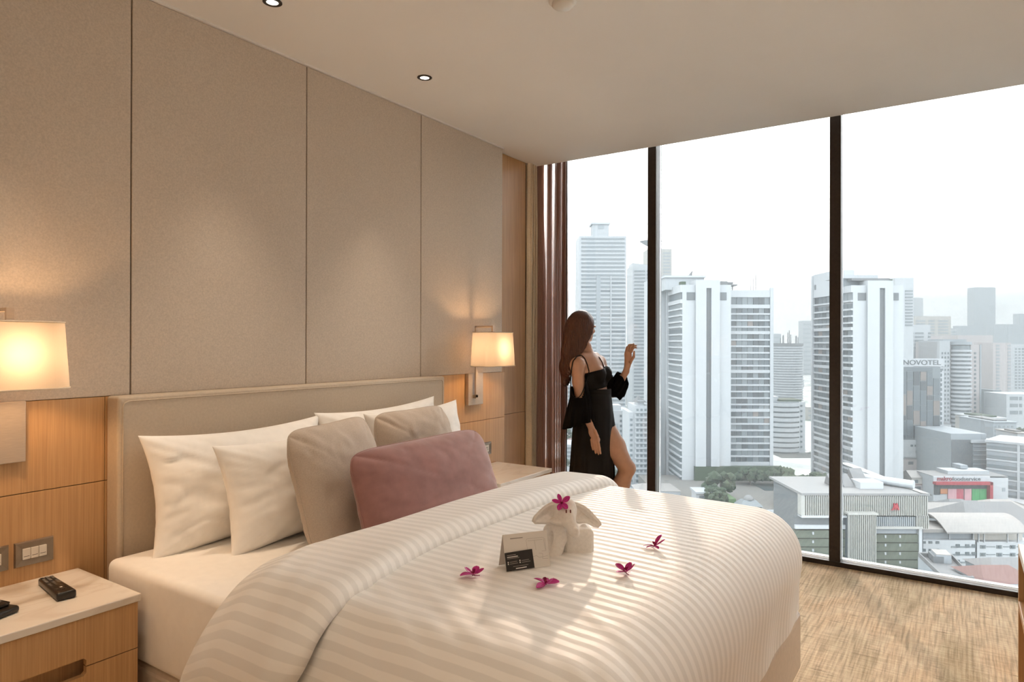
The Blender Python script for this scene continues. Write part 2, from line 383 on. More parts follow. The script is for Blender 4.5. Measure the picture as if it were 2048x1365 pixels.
lathe('detector_base', [(0.058, 0.0), (0.058, -0.014), (0.052, -0.018), (0.001, -0.018)], 'white_plastic', sd, 40)
lathe('detector_head', [(0.044, -0.018), (0.044, -0.030), (0.036, -0.038), (0.001, -0.040)], 'white_plastic', sd, 40)
# ------------------------------------------------------------------ curtains
def curtain(name, p0, p1, z0, z1, nf, amp, mat, label, top_pinch=0.5, seed=1, per=10):
    rnd = random.Random(seed); d = Vector((p1[0] - p0[0], p1[1] - p0[1], 0)); Ld = d.length; d.normalize(); nrm = Vector((-d.y, d.x, 0))
    ph = [rnd.uniform(-0.35, 0.35) for _ in range(nf + 1)]; am = [rnd.uniform(0.65, 1.2) for _ in range(nf + 1)]
    V, Fc = [], []; n = nf * per; nz = 30
    for k in range(nz + 1):
        z = z0 + (z1 - z0) * k / nz; tz = k / nz
        for i in range(n + 1):
            t = i / n; fi = t * nf; j = min(int(fi), nf)
            a = amp * (am[j] * (1 - (fi - j)) + am[min(j + 1, nf)] * (fi - j)) * (1 - top_pinch * sm(tz, 0.75, 1.0))
            off = a * math.sin(2 * PI * fi + ph[j] * 0.5 + 0.5 * math.sin(3 * tz + j)) + 0.004 * math.sin(5 * tz + i * 0.7)
            p = Vector((p0[0], p0[1], 0)) + d * (t * Ld + 0.25 * a * math.sin(4 * PI * fi)) + nrm * off
            V.append((p.x, p.y, z))
    for k in range(nz):
        for i in range(n):
            a = k * (n + 1) + i; Fc.append((a, a + 1, a + n + 2, a + n + 1))
    r = empty(name, (0, 0, 0)); tag(r, label, 'curtain')
    o = mesh('curtain_cloth', V, Fc, mat, r, True)
    return r, o
r, o = curtain('blackout_curtain', (-2.815, 4.415), (-2.835, 4.555), 0.02, 2.93, 4, 0.026, 'curtain_beige', 'beige blackout curtain bunched beside the oak wall panel', seed=4, top_pinch=0.25)
add_mod(o, 'SOLIDIFY', thickness=0.002)
def sheer_curtain():
    """gathered bunches of several layers with a single clear layer between them"""
    r = empty('sheer_curtain', (0, 0, 0)); tag(r, 'translucent brown sheer curtain gathered at the window edge', 'curtain')
    nz = 36; cols = [(0.0, 0.058, 5), (0.098, 0.135, 3), (0.172, 0.222, 3), (0.236, 0.266, 3)]; V, Fc = [], []; n = 0
    for k in range(nz + 1):
        tz = k / nz; z = 0.02 + 2.91 * tz; row = []
        for ci, (a, b, m) in enumerate(cols):
            wd = (b - a) * (1.25 - 0.45 * sm(tz, 0.55, 1.0)); c = (a + b) / 2 + 0.010 * math.sin(2.2 * tz + ci * 1.7) * (1 - tz); c = a + wd / 2 if ci == 0 else c
            for i in range(m * 10 + 1):
                t = i / (m * 10); row.append((-2.838 + c - wd / 2 + wd * t + 0.006 * math.sin(t * 2 * PI * m * 1.0 + 1.2), 4.590 + (0.020 + 0.006 * math.sin(ci * 2.1 + 4 * tz)) * math.sin(t * 2 * PI * m + ci + 0.6 * math.sin(2.5 * tz + ci)), z))
            if ci < len(cols) - 1: row += [(-2.838 + b + (cols[ci + 1][0] - b) * q, 4.592 + 0.004 * math.sin(q * 9 + ci), z) for q in (0.25, 0.5, 0.75)]
        V += row; n = len(row)
    for k in range(nz):
        for i in range(n - 1): a = k * n + i; Fc.append((a, a + 1, a + n + 1, a + n))
    mesh('curtain_cloth', V, Fc, 'sheer_brown', r, True)
    tube('hem', [(-2.569, 4.596, 0.02), (-2.571, 4.598, 1.5), (-2.570, 4.596, 2.92)], 0.0045, 'dark_metal', r, 6)
sheer_curtain()
trk = box('curtain_rail', -2.87, -1.2, 4.575, 4.60, 2.93, 2.955, 'dark_metal'); tag(trk, 'dark curtain rail hidden in the ceiling pocket', 'curtain rail')

# ================================================================== BED
BX0, BX1, BY0, BY1 = -2.60, -0.560, 1.225, 3.025
bed = empty('bed', ((BX0 + BX1) / 2, (BY0 + BY1) / 2, 0)); tag(bed, 'king-size bed with a tall beige leather headboard', 'bed')
def to_bed(o):
    o.parent = bed; o.location = Vector(o.location) - bed.location; return o
to_bed(box('bed_base', BX0, BX1, BY0, BY1, 0.03, 0.285, 'base_leather', None, 0.028, 4))
for (x, y) in ((BX0 + 0.1, BY0 + 0.12), (BX0 + 0.1, BY1 - 0.12), (BX1 - 0.12, BY0 + 0.12), (BX1 - 0.12, BY1 - 0.12)):
    to_bed(box('leg', x - 0.03, x + 0.03, y - 0.03, y + 0.03, 0.0, 0.034, 'dark_metal'))
m_ = to_bed(box('mattress', BX0 + 0.005, BX1 - 0.02, BY0 - 0.012, BY1 + 0.012, 0.287, 0.605, 'white_cotton', None, 0.028, 4)); shade_auto(m_)
hb = to_bed(box('headboard', -2.745, -2.655, 1.283, 3.215, 0.05, 1.190, 'headboard_leather', None, 0.012, 4))
bm = bmesh.new()       # welted seam around the headboard face
y0, y1, z0, z1, x = 1.302, 3.196, 0.10, 1.171, -2.655
V, Fc = tube_data([(x, y0, z0), (x, y0, z1 - 0.02), (x, y0 + 0.006, z1 - 0.006), (x, y0 + 0.02, z1), (x, y1 - 0.02, z1), (x, y1 - 0.006, z1 - 0.006), (x, y1, z1 - 0.02), (x, y1, z0)], 0.0032, 8)
w = mesh('welt', V, Fc, 'headboard_leather', None, True); w.parent = hb
# ------------------------------------------------------------------ duvet
DTOP = 0.700
def rrect(x0, x1, y0, y1, rc, m):
    """m points and outward normals around a rounded rectangle"""
    segs = []
    def line(a, b, nrm): segs.append(('l', Vector(a), Vector(b), Vector(nrm), (Vector(b) - Vector(a)).length))
    def arc(c, a0): segs.append(('a', Vector(c), a0, None, max(rc * PI / 2, 0.16)))
    line((x0 + rc, y0), (x1 - rc, y0), (0, -1)); arc((x1 - rc, y0 + rc), -PI / 2)
    line((x1, y0 + rc), (x1, y1 - rc), (1, 0)); arc((x1 - rc, y1 - rc), 0)
    line((x1 - rc, y1), (x0 + rc, y1), (0, 1)); arc((x0 + rc, y1 - rc), PI / 2)
    line((x0, y1 - rc), (x0, y0 + rc), (-1, 0)); arc((x0 + rc, y0 + rc), PI)
    tot = sum(s[4] for s in segs); out = []
    for k in range(m):
        d = tot * k / m
        for s in segs:
            if d <= s[4]: break
            d -= s[4]
        t = d / s[4]
        if s[0] == 'l': out.append((s[1].lerp(s[2], t), s[3]))
        else:
            a = s[2] + t * PI / 2; nn = Vector((math.cos(a), math.sin(a))); out.append((s[1] + nn * rc, nn))
    return out
def crown(x, y):
    u = (x + 1.25) / 0.95; v = (y - 2.10) / 0.95
    return 0.030 * (1 - min(1, u * u)) * 0.6 + 0.022 * (1 - min(1, v * v))
def wrinkle(x, y):
    w1 = vnoise(x * 3.1 + 4, y * 3.4) * 0.007 + vnoise(x * 9 + y * 4, y * 7 - x * 6) * 0.0018
    left = 1 - sm(y, 1.15, 1.75)
    dgl = (x * 0.55 + y * 1.0)
    w2 = left * 0.010 * vnoise(dgl * 26, (x - y) * 2.2)
    return w1 + w2
def duvet_mesh():
    R_, rc = 0.19, 0.03
    x0, x1, y0, y1 = -1.88 + R_, -0.522 - R_, 1.085 + R_, 3.065 - R_
    M = 420; ring = rrect(x0, x1, y0, y1, rc, M); cx, cyy = (x0 + x1) / 2, (y0 + y1) / 2
    V, UV, Fc = [], [], []
    inner = [0.02 + 0.98 * (k / 44) for k in range(45)]
    for k in inner:
        for p, nn in ring:
            q = Vector((cx + (p.x - cx) * k, cyy + (p.y - cyy) * k))
            V.append((q.x, q.y, DTOP + crown(q.x, q.y) + wrinkle(q.x, q.y))); UV.append((q.x, q.y))
    arc = R_ * PI / 2; drop_total = 0.40; L_ = arc + (drop_total - R_)
    NO = 40
    for i in range(1, NO + 1):
        l = L_ * i / NO
        if l < arc:
            a = l / R_; o_, dz = R_ * math.sin(a), R_ * (1 - math.cos(a))
        else: o_, dz = R_, R_ + (l - arc)
        for p, nn in ring:
            side = sm(dz, 0.06, 0.40)
            wav = 0.0
            if abs(nn.y) > 0.5:      # long sides hang free, the foot is tucked
                wav = side * (0.022 * math.sin(p.x * 11 + 0.6) + 0.012 * math.sin(p.x * 27 + 2) + (0.035 if nn.y < 0 else 0.0))
            else: wav = side * (-0.022) + 0.004 * side * math.sin(p.y * 17)
            q = p + nn * (o_ + wav)
            fade = 1 - sm(dz, 0.02, 0.16)
            V.append((q.x, q.y, DTOP - dz * 1.0 + crown(p.x, p.y) * (1 - 0.8 * sm(dz, 0, 0.2)) + wrinkle(q.x, q.y) * fade)); UV.append((p.x + nn.x * l, p.y + nn.y * l))
    nr = len(inner) + NO
    for i in range(nr - 1):
        for k in range(M):
            a, b = i * M + k, i * M + (k + 1) % M
            Fc.append((a, b, b + M, a + M))
    V.append((cx, cyy, DTOP + crown(cx, cyy) + wrinkle(cx, cyy))); UV.append((cx, cyy)); c = len(V) - 1
    for k in range(M): Fc.append((c, (k + 1) % M, k))
    return V, Fc, UV
duvet = empty('duvet', (-1.2, 2.1, 0.6)); tag(duvet, 'white sateen duvet with woven stripes spread over the bed', 'duvet')
V, Fc, UV = duvet_mesh()
dv = mesh('cover', V, Fc, 'sateen_stripe', duvet, True, UV); dv.location = -duvet.location
def fold_mesh():
    """the top of the duvet turned back: a padded band with rolled edges, hanging down both sides"""
    R_ = 0.19; y0, y1 = 1.045, 3.095; ztop = DTOP + 0.016
    arcl = R_ * PI / 2; hang = 0.27; flat = (y1 - y0) - 2 * R_; tot = 2 * (hang + arcl) + flat
    nx, ny = 46, 300; V, UV, Fc = [], [], []
    for i in range(nx + 1):
        s = i / nx
        for j in range(ny + 1):
            t = tot * j / ny
            if t < hang: yy, zz, n_ = y0, ztop - R_ - (hang - t), (-1, 0)
            elif t < hang + arcl:
                a = (t - hang) / R_; yy, zz, n_ = y0 + R_ * (1 - math.cos(a)), ztop - R_ + R_ * math.sin(a), (-math.cos(a), math.sin(a))
            elif t < hang + arcl + flat: yy, zz, n_ = y0 + R_ + (t - hang - arcl), ztop, (0, 1)
            elif t < hang + 2 * arcl + flat:
                a = (t - hang - arcl - flat) / R_; yy, zz, n_ = y1 - R_ + R_ * math.sin(a), ztop - R_ + R_ * math.cos(a), (math.sin(a), math.cos(a))
            else: yy, zz, n_ = y1, ztop - R_ - (t - hang - 2 * arcl - flat), (1, 0)
            side = sm(yy, 1.65, 1.10); drop = max(0, ztop - zz)
            xa = -1.815 - 0.075 * sm(yy, 1.75, 1.42) + 0.13 * sm(yy, 1.40, 1.08) - 0.11 * sm(drop, 0.05, 0.42)
            xb = -1.415 + 0.09 * sm(yy, 1.75, 1.05) - 0.20 * sm(drop, 0.08, 0.42) + 0.03 * sm(yy, 2.4, 3.0)
            xx = xa + (xb - xa) * s
            e_ = min(s, 1 - s) * (xb - xa)
            pad = 0.052 * math.sqrt(max(0, 1 - (1 - min(1, e_ / 0.075)) ** 2)) - 0.026
            pad += 0.010 * vnoise(xx * 3.5, yy * 3.0) + 0.005 * vnoise((xx + 0.6 * yy) * 18, (xx - yy) * 2.2) * (0.35 + 1.3 * side)
            pad += drop * 0.06
            cr = crown(xx, yy) * (1 - 0.8 * sm(drop, 0, 0.2))
            cr -= 0.062 * (1 - sm(s, 0.0, 0.42))
            V.append((xx, yy + n_[0] * pad, zz + n_[1] * pad + cr)); UV.append((xx + 3.0, t - 0.013))
    for i in range(nx):
        for j in range(ny):
            a = i * (ny + 1) + j; Fc.append((a, a + ny + 1, a + ny + 2, a + 1))
    return V, Fc, UV
V, Fc, UV = fold_mesh()
fo = mesh('folded_back_top', V, Fc, 'sateen_stripe', duvet, True, UV); fo.location = -duvet.location
add_mod(fo, 'SOLIDIFY', thickness=0.004, offset=-1)
# ------------------------------------------------------------------ pillows and cushions
def pillow(name, label, cat, W, H, T, mat, ctr, lean, yaw=0.0, roll=0.0, seed=1, pinch=0.06, wr=0.006, corner=0.0, group=None, piping=False, flange=False, pw=2.6):
    """stands upright: width along local x, height along local z, thickness along local y"""
    rnd = random.Random(seed); ox, oy = rnd.uniform(0, 50), rnd.uniform(0, 50); n = 56
    V, Fc = [], []; idx = {}
    def pt(u, v, s):
        eu, ev = abs(u), abs(v)
        t = max(0.0, (1 - eu ** pw)) ** 0.55 * max(0.0, (1 - ev ** pw)) ** 0.55
        x = W / 2 * u * (1 - pinch * (1 - v * v) * eu ** 2); z = H / 2 * v * (1 - pinch * 1.2 * (1 - u * u) * ev ** 2)
        if corner:       # rounded corners (superellipse outline)
            k = max(eu, ev) / max((eu ** corner + ev ** corner) ** (1 / corner), 1e-9) if max(eu, ev) > 0 else 1
            x *= k; z *= k
        bulge = 1 - 0.16 * v + 0.05 * math.sin(3 * u + seed)
        y = s * T / 2 * t * bulge
        edge = (1 - min(1, t * 1.1))
        y += wr * (vnoise(u * 3.3 + ox, v * 3.0 + oy) * 1.6 + vnoise(u * 9 + ox + v * 4, v * 6 + oy) * 0.8) * (0.25 + t)
        rd = 1 - abs(vnoise(u * 1.9 + v * 1.2 + ox, v * 2.6 - u * 0.8 + oy)) * 2; y -= s * wr * 0.8 * max(0, rd - 0.75) / 0.25 * min(1, t * 1.6)
        rd = 1 - abs(vnoise(u * 3.4 - v * 2.2 + oy, v * 2.0 + u * 1.6 + ox)) * 2; y -= s * wr * 0.45 * max(0, rd - 0.80) / 0.20 * min(1, t * 1.6)
        rad = math.atan2(v, u)
        y += s * wr * 0.8 * edge * t * math.sin(rad * 31 + ox + 3 * math.sin(rad * 5))
        y += s * wr * 0.9 * t * math.exp(-((abs(eu - ev)) ** 2) / 0.02) * sm(max(eu, ev), 0.35, 0.8)
        return (x, y, z)
    for s in (1, -1):
        for i in range(n + 1):
            for j in range(n + 1):
                if s == -1 and (i in (0, n) or j in (0, n)): idx[s, i, j] = idx[1, i, j]; continue
                # denser towards the rim
                u = math.sin((i / n * 2 - 1) * PI / 2); v = math.sin((j / n * 2 - 1) * PI / 2)
                idx[s, i, j] = len(V); V.append(pt(u, v, s))
        for i in range(n):
            for j in range(n):
                q = (idx[s, i, j], idx[s, i + 1, j], idx[s, i + 1, j + 1], idx[s, i, j + 1]); Fc.append(q if s == -1 else q[::-1])
    r = empty(name, ctr); tag(r, label, cat, group)
    # local x -> world Y, local y -> world -X (back), local z -> up ; then lean back
    r.rotation_euler = (Matrix.Rotation(yaw, 4, 'Z') @ Matrix.Rotation(lean, 4, 'Y').inverted() @ Matrix.Rotation(roll, 4, 'X') @ Matrix.Rotation(PI / 2, 4, 'Z')).to_euler()
    o = mesh('cushion_cover' if piping else 'pillowcase', V, Fc, mat, r, True)
    if piping:
        loop = []
        for k in range(161):
            a = 2 * PI * k / 160; c, s_ = math.cos(a), math.sin(a); m_ = max(abs(c), abs(s_)); loop.append(Vector(pt(c / m_, s_ / m_, 1)))
        tube('piping', loop, 0.0028, mat, r, 6)
    return r, o, pt
r, o, _ = pillow('pillow', 'large white pillow at the lamp end, against the headboard', 'pillow', 0.86, 0.475, 0.19, 'white_cotton', (-2.515, 1.735, 0.815), 0.19, 0.02, 0.0, 3, wr=0.008, pinch=0.10, group='white pillows on the bed')
r, o, _ = pillow('pillow', 'white pillow leaning on the headboard behind the far beige cushion', 'pillow', 0.86, 0.47, 0.19, 'white_cotton', (-2.525, 2.575, 0.842), 0.17, -0.02, 0.03, 5, wr=0.009, pinch=0.10, group='white pillows on the bed')
r, o, _ = pillow('pillow', 'plump white pillow in front, between a pillow and a beige cushion', 'pillow', 0.80, 0.43, 0.22, 'white_cotton', (-2.325, 1.885, 0.800), 0.26, 0.05, 0.01, 8, wr=0.007, pinch=0.09, group='white pillows on the bed')
r, o, _ = pillow('pillow', 'white pillow whose corner shows past the far beige cushion', 'pillow', 0.70, 0.46, 0.19, 'white_cotton', (-2.355, 2.655, 0.838), 0.20, -0.03, 0.03, 12, wr=0.007, pinch=0.09, group='white pillows on the bed')
r, o, _ = pillow('cushion', 'square beige linen cushion in the middle of the bed head', 'cushion', 0.51, 0.53, 0.19, 'beige_linen', (-2.110, 1.905, 0.820), 0.29, 0.13, 0.045, 15, pinch=0.04, wr=0.005, corner=6.0, group='beige linen cushions', piping=True, pw=3.0)
r, o, _ = pillow('cushion', 'square beige linen cushion beside the far pillow corner', 'cushion', 0.50, 0.47, 0.19, 'beige_linen', (-2.195, 2.465, 0.852), 0.28, -0.05, 0.025, 18, pinch=0.04, wr=0.006, corner=6.0, group='beige linen cushions', piping=True, pw=3.0)
r, o, _ = pillow('lumbar_cushion', 'long dusty mauve velvet cushion lying along the front of the pillows', 'cushion', 0.86, 0.40, 0.20, 'mauve_velvet', (-1.865, 2.175, 0.800), 0.32, 0.02, 0.01, 21, pinch=0.02, wr=0.004, corner=7.0, piping=True, pw=3.6)
box('side_label', 0.405, 0.420, -0.002, 0.002, -0.06, -0.03, 'dark_ink', r)

# ================================================================== NIGHTSTANDS
def nightstand(y0, y1, label, xf=-2.305):
    r = empty('nightstand', ((-2.747 + xf) / 2, (y0 + y1) / 2, 0)); tag(r, label, 'nightstand', 'oak nightstands')
    L0 = r.location.copy()
    def b_(name, a, b, c, d, e, f, mat, par=None, bev=0.0, seg=2):
        o = box(name, a - L0.x, b - L0.x, c - L0.y, d - L0.y, e, f, mat, par or r, bev, seg); return o
    b_('marble_top', -2.747, xf + 0.012, y0, y1, 0.528, 0.553, 'marble', None, 0.003, 2)
    b_('body', -2.747, xf - 0.055, y0 + 0.006, y1 - 0.006, 0.10, 0.526, 'oak')
    b_('plinth', -2.747, xf - 0.06, y0 + 0.03, y1 - 0.03, 0.0, 0.10, 'dark_metal')
    ym = (y0 + y1) / 2
    def drawer(z0, z1, top):
        # front with a finger notch cut on the shared edge
        nw = 0.135; nd = 0.026
        d = empty_child('drawer', r)
        if top: prof = [(y0 + 0.006, z1), (y0 + 0.006, z0), (ym - nw, z0), (ym - nw, z0 + nd - 0.008), (ym - nw + 0.008, z0 + nd), (ym + nw - 0.008, z0 + nd), (ym + nw, z0 + nd - 0.008), (ym + nw, z0), (y1 - 0.006, z0), (y1 - 0.006, z1)]
        else: prof = [(y0 + 0.006, z0), (y1 - 0.006, z0), (y1 - 0.006, z1), (ym + nw, z1), (ym + nw, z1 - nd + 0.008), (ym + nw - 0.008, z1 - nd), (ym - nw + 0.008, z1 - nd), (ym - nw, z1 - nd + 0.008), (ym - nw, z1), (y0 + 0.006, z1)]
        bm = bmesh.new(); vs_ = [bm.verts.new((xf - L0.x, p[0] - L0.y, p[1])) for p in prof]; f = bm.faces.new(vs_)
        ex = bmesh.ops.extrude_face_region(bm, geom=[f]); bmesh.ops.translate(bm, verts=[v for v in ex['geom'] if isinstance(v, bmesh.types.BMVert)], vec=(-0.020, 0, 0))
        o = from_bm('drawer_front', bm, 'oak', d)
        return d
    def empty_child(n, par):
        e_ = bpy.data.objects.new(n, None); return link(e_, par)
    drawer(0.3715, 0.524, True); drawer(0.110, 0.3680, False)
    return r
nightstand(0.585, 1.186, 'oak nightstand with marble top holding the remote control')
nightstand(3.300, 3.905, 'oak nightstand with marble top half hidden behind the bed')
# remote control
def remote():
    r = empty('remote_control', (-2.548, 1.032, 0.5535), math.radians(-7)); tag(r, 'black remote control lying on the marble nightstand', 'remote control')
    bm = bmesh.new(); bm_box(bm, -0.115, 0.115, -0.026, 0.026, 0.0, 0.023, 0.007, 3)
    for v in bm.verts:
        v.co.y *= 1 + 0.10 * (v.co.x / 0.115); v.co.z *= 1 + 0.22 * max(0, v.co.x / 0.115)
    from_bm('case', bm, 'black_plastic', r, True)
    rnd = random.Random(2)
    for i in range(11):
        for j in range(3):
            x = -0.100 + i * 0.0175; y = -0.0145 + j * 0.0145
            if i in (7, 8) and j != 1: continue
            zt = 0.0232 * (1 + 0.22 * max(0, x / 0.115))
            mat = 'grey_button' if i < 7 and (i + j) % 4 else 'black_plastic'
            box('button', x - 0.0055, x + 0.0055, y - 0.0045, y + 0.0045, zt - 0.001, zt + 0.0022, mat, r, 0.001, 1)
    box('button', 0.050, 0.058, -0.004, 0.004, 0.0248, 0.0285, 'white_plastic', r, 0.001, 1)
    return r
remote()
def alarm_phone():
    r = empty('telephone', (-2.505, 0.795, 0.5535), math.radians(18)); tag(r, 'black desk telephone at the edge of the marble nightstand', 'telephone')
    bm = bmesh.new(); bm_box(bm, -0.085, 0.085, -0.075, 0.075, 0.0, 0.022, 0.009, 3); from_bm('base', bm, 'black_plastic', r, True)
    bm = bmesh.new(); bm_box(bm, -0.075, 0.060, -0.066, 0.066, 0.021, 0.050, 0.010, 3)
    for v in bm.verts:
        if v.co.z > 0.035: v.co.z -= 0.14 * (v.co.x + 0.075); v.co.y *= 0.93
    from_bm('keypad_housing', bm, 'black_plastic', r, True)
    for i in range(4):
        for j in range(3): box('key', -0.055 + i * 0.025, -0.040 + i * 0.025, 0.0 + j * 0.02, 0.014 + j * 0.02, 0.040 - 0.14 * (i * 0.025), 0.0515 - 0.14 * (i * 0.025 + 0.02), 'grey_button', r, 0.002, 1)
    tube('handset', [(-0.07, -0.045, 0.055), (-0.055, -0.045, 0.066), (0.0, -0.045, 0.060), (0.045, -0.045, 0.050), (0.06, -0.045, 0.038)], [0.014, 0.017, 0.011, 0.016, 0.013], 'black_plastic', r, 12)
alarm_phone()
# ------------------------------------------------------------------ switch plates
def plate(y0, y1, z0, z1, label, kind):
    r = empty('switch_plate' if kind == 'switch' else 'power_socket', (-2.749, (y0 + y1) / 2, (z0 + z1) / 2)); tag(r, label, 'light switch' if kind == 'switch' else 'socket')
    w, h = (y1 - y0) / 2, (z1 - z0) / 2
    iw, ih = (w * 0.62, h * 0.46) if kind == 'switch' else (w * 0.52, h * 0.52)
    V = [(0, -w, -h), (0, w, -h), (0, w, h), (0, -w, h), (0.009, -w + 0.003, -h + 0.003), (0.009, w - 0.003, -h + 0.003), (0.009, w - 0.003, h - 0.003), (0.009, -w + 0.003, h - 0.003),
         (0.005, -iw, -ih), (0.005, iw, -ih), (0.005, iw, ih), (0.005, -iw, ih)]
    Fc = [(0, 1, 5, 4), (1, 2, 6, 5), (2, 3, 7, 6), (3, 0, 4, 7), (4, 5, 9, 8), (5, 6, 10, 9), (6, 7, 11, 10), (7, 4, 8, 11), (8, 9, 10, 11)]
    mesh('surround', V, Fc, 'plate_bronze', r)
    if kind == 'switch':
        for k in range(3):
            a = -iw + 2 * iw * k / 3
            s = box('rocker', 0.004, 0.0095, a + 0.0006, a + 2 * iw / 3 - 0.0006, -ih + 0.001, ih - 0.001, 'white_plastic', r, 0.001, 1)
            box('legend', 0.0095, 0.0098, a + 0.004, a + 2 * iw / 3 - 0.004, -ih * 0.45, -ih * 0.36, 'dark_ink', s)
    else:
        s = box('socket_face', 0.004, 0.0085, -iw + 0.001, iw - 0.001, -ih + 0.001, ih - 0.001, 'white_plastic', r, 0.001, 1)
        for (a, b, c, d) in ((-0.5, 0.25, 0.12, 0.5), (0.35, 0.25, 0.12, 0.4), (-0.55, -0.15, 0.1, 0.6), (0.0, -0.45, 0.3, 0.12), (0.5, -0.35, 0.12, 0.3), (0.08, 0.35, 0.1, 0.35)):
            box('slot', 0.0085, 0.0088, a * iw - c * iw / 2, a * iw + c * iw / 2, b * ih - d * ih / 2, b * ih + d * ih / 2, 'black_plastic', s)
plate(0.981, 1.104, 0.606, 0.693, 'bronze three-gang switch plate above the remote control', 'switch')
plate(0.843, 0.966, 0.606, 0.693, 'bronze switch plate cut by the edge of the view', 'switch')
plate(3.712, 3.832, 0.617, 0.706, 'bronze power socket above the far nightstand', 'socket')
plate(3.575, 3.695, 0.617, 0.706, 'bronze socket plate mostly hidden by the mauve cushion', 'socket')
# ------------------------------------------------------------------ wall sconces
def sconce(yc, label):
    r = empty('wall_sconce', (-2.749, yc, 1.085)); tag(r, label, 'wall lamp', 'bedside wall sconces')
    L0 = Vector((-2.749, yc, 1.085))
    def b_(n, a, b, c, d, e, f, mat, par=None, bev=0.0): return box(n, a, b, c, d, e, f, mat, par or r, bev, 2)
    b_('back_plate', 0.0, 0.028, -0.060, 0.105, -0.106, 0.106, 'brushed_nickel', None, 0.003)
    px_ = 0.048
    b_('post', px_ - 0.006, px_ + 0.006, -0.012, 0.012, -0.055, 0.424, 'brushed_nickel', None, 0.001)
    b_('post_foot', 0.028, px_ + 0.006, -0.012, 0.012, -0.060, -0.036, 'brushed_nickel', None, 0.001)
    b_('top_arm', px_ - 0.006, 0.190, -0.012, 0.012, 0.412, 0.424, 'brushed_nickel', None, 0.001)
    b_('drop_arm', 0.178, 0.190, -0.012, 0.012, 0.375, 0.414, 'brushed_nickel', None, 0.001)
    lathe('finial', [(0.001, 0.384), (0.022, 0.384), (0.022, 0.380), (0.001, 0.380)], 'brushed_nickel', r, 20, (0.184, 0, 0))
    # shade: rounded oblong, wider at the foot
    sx, sy = 0.184, 0.0
    def rng(hx, hy, rc, z, n=72):
        return [(sx + p.x, sy + p.y, z) for p, _ in rrect(-hx, hx, -hy, hy, rc, n)]
    rows = [rng(0.096, 0.158, 0.062, 0.160), rng(0.0945, 0.1545, 0.061, 0.214), rng(0.0925, 0.151, 0.060, 0.268), rng(0.0905, 0.1475, 0.059, 0.322), rng(0.0885, 0.144, 0.058, 0.378)]
    V = [p for row in rows for p in row]; n = 72; Fc = []
    for i in range(len(rows) - 1):
        for k in range(n): Fc.append((i * n + k, i * n + (k + 1) % n, (i + 1) * n + (k + 1) % n, (i + 1) * n + k))
    sh = mesh('lamp_shade', V, Fc, 'lamp_shade_linen', r, True)
    for nm, hx, hy, rc, z in (('rim', 0.0965, 0.1585, 0.0625, 0.160), ('rim', 0.089, 0.1445, 0.0585, 0.378)):
        pts = [Vector(p) for p in rng(hx, hy, rc, z)]; pts.append(pts[0]); pts.append(pts[1])
        tube(nm, pts, 0.0026, 'curtain_beige', sh, 6)
    b_('spider', sx - 0.088, sx + 0.088, -0.003, 0.003, 0.372, 0.376, 'brushed_nickel', None, 0.0)
    b_('lamp_holder', sx - 0.012, sx + 0.012, -0.012, 0.012, 0.305, 0.384, 'brushed_nickel', None, 0.003)
    bm = bmesh.new(); bmesh.ops.create_uvsphere(bm, u_segments=20, v_segments=14, radius=0.030); bmesh.ops.translate(bm, verts=bm.verts, vec=(sx, 0, 0.272))
    from_bm('bulb', bm, 'bulb_glow', r, True)
    return r
sconce(0.902, 'lit nickel wall sconce over the near nightstand, cut by the view')
sconce(3.600, 'lit nickel wall sconce with cream shade beside the curtain')
# ------------------------------------------------------------------ unseen floor lamp, added to brighten the room by ceiling bounce
def added_torchiere(x, y, label, power):
    r = empty('added_floor_lamp', (x, y, 0)); tag(r, label, 'floor lamp')
    lathe('base', [(0.001, 0.0), (0.14, 0.0), (0.14, 0.015), (0.012, 0.025), (0.012, 0.03)], 'brushed_nickel', r, 32); lathe('pole', [(0.011, 0.02), (0.011, 1.70)], 'brushed_nickel', r, 12)
    lathe('bowl', [(0.012, 1.69), (0.08, 1.70), (0.15, 1.75), (0.18, 1.82), (0.176, 1.82), (0.146, 1.757), (0.078, 1.708), (0.001, 1.70)], 'brushed_nickel', r, 32)
    l = bpy.data.lights.new('fill_uplight', 'SPOT'); l.energy = power; l.color = (1.0, 0.86, 0.70); l.spot_size = math.radians(165); l.spot_blend = 0.8; l.shadow_soft_size = 0.09
    lo = bpy.data.objects.new('fill_uplight', l); link(lo, r); lo.location = (0, 0, 1.80); lo.rotation_euler = (PI, 0, 0)
added_torchiere(0.40, 0.30, 'unseen nickel floor lamp added behind the view to brighten the room', 16)
# ------------------------------------------------------------------ console along the other wall
c = empty('console', (0.47, 1.9, 0)); tag(c, 'oak console with white top at the right edge of the view', 'console')
def cb(n, a, b, cc, d, e, f, mat, bev=0.002): return box(n, a - 0.47, b - 0.47, cc - 1.9, d - 1.9, e, f, mat, c, bev, 2)
cb('white_top', 0.150, 0.80, 1.05, 2.735, 0.722, 0.750, 'white_top'); cb('end_panel', 0.150, 0.80, 2.715, 2.733, 0.0, 0.7215, 'oak'); cb('end_panel', 0.150, 0.80, 1.052, 1.07, 0.0, 0.7215, 'oak')
cb('shelf', 0.150, 0.80, 1.07, 2.715, 0.545, 0.570, 'oak_y'); cb('back_panel', 0.782, 0.799, 1.07, 2.715, 0.0, 0.7215, 'oak'); cb('lower_front', 0.20, 0.218, 1.07, 2.715, 0.05, 0.545, 'oak')
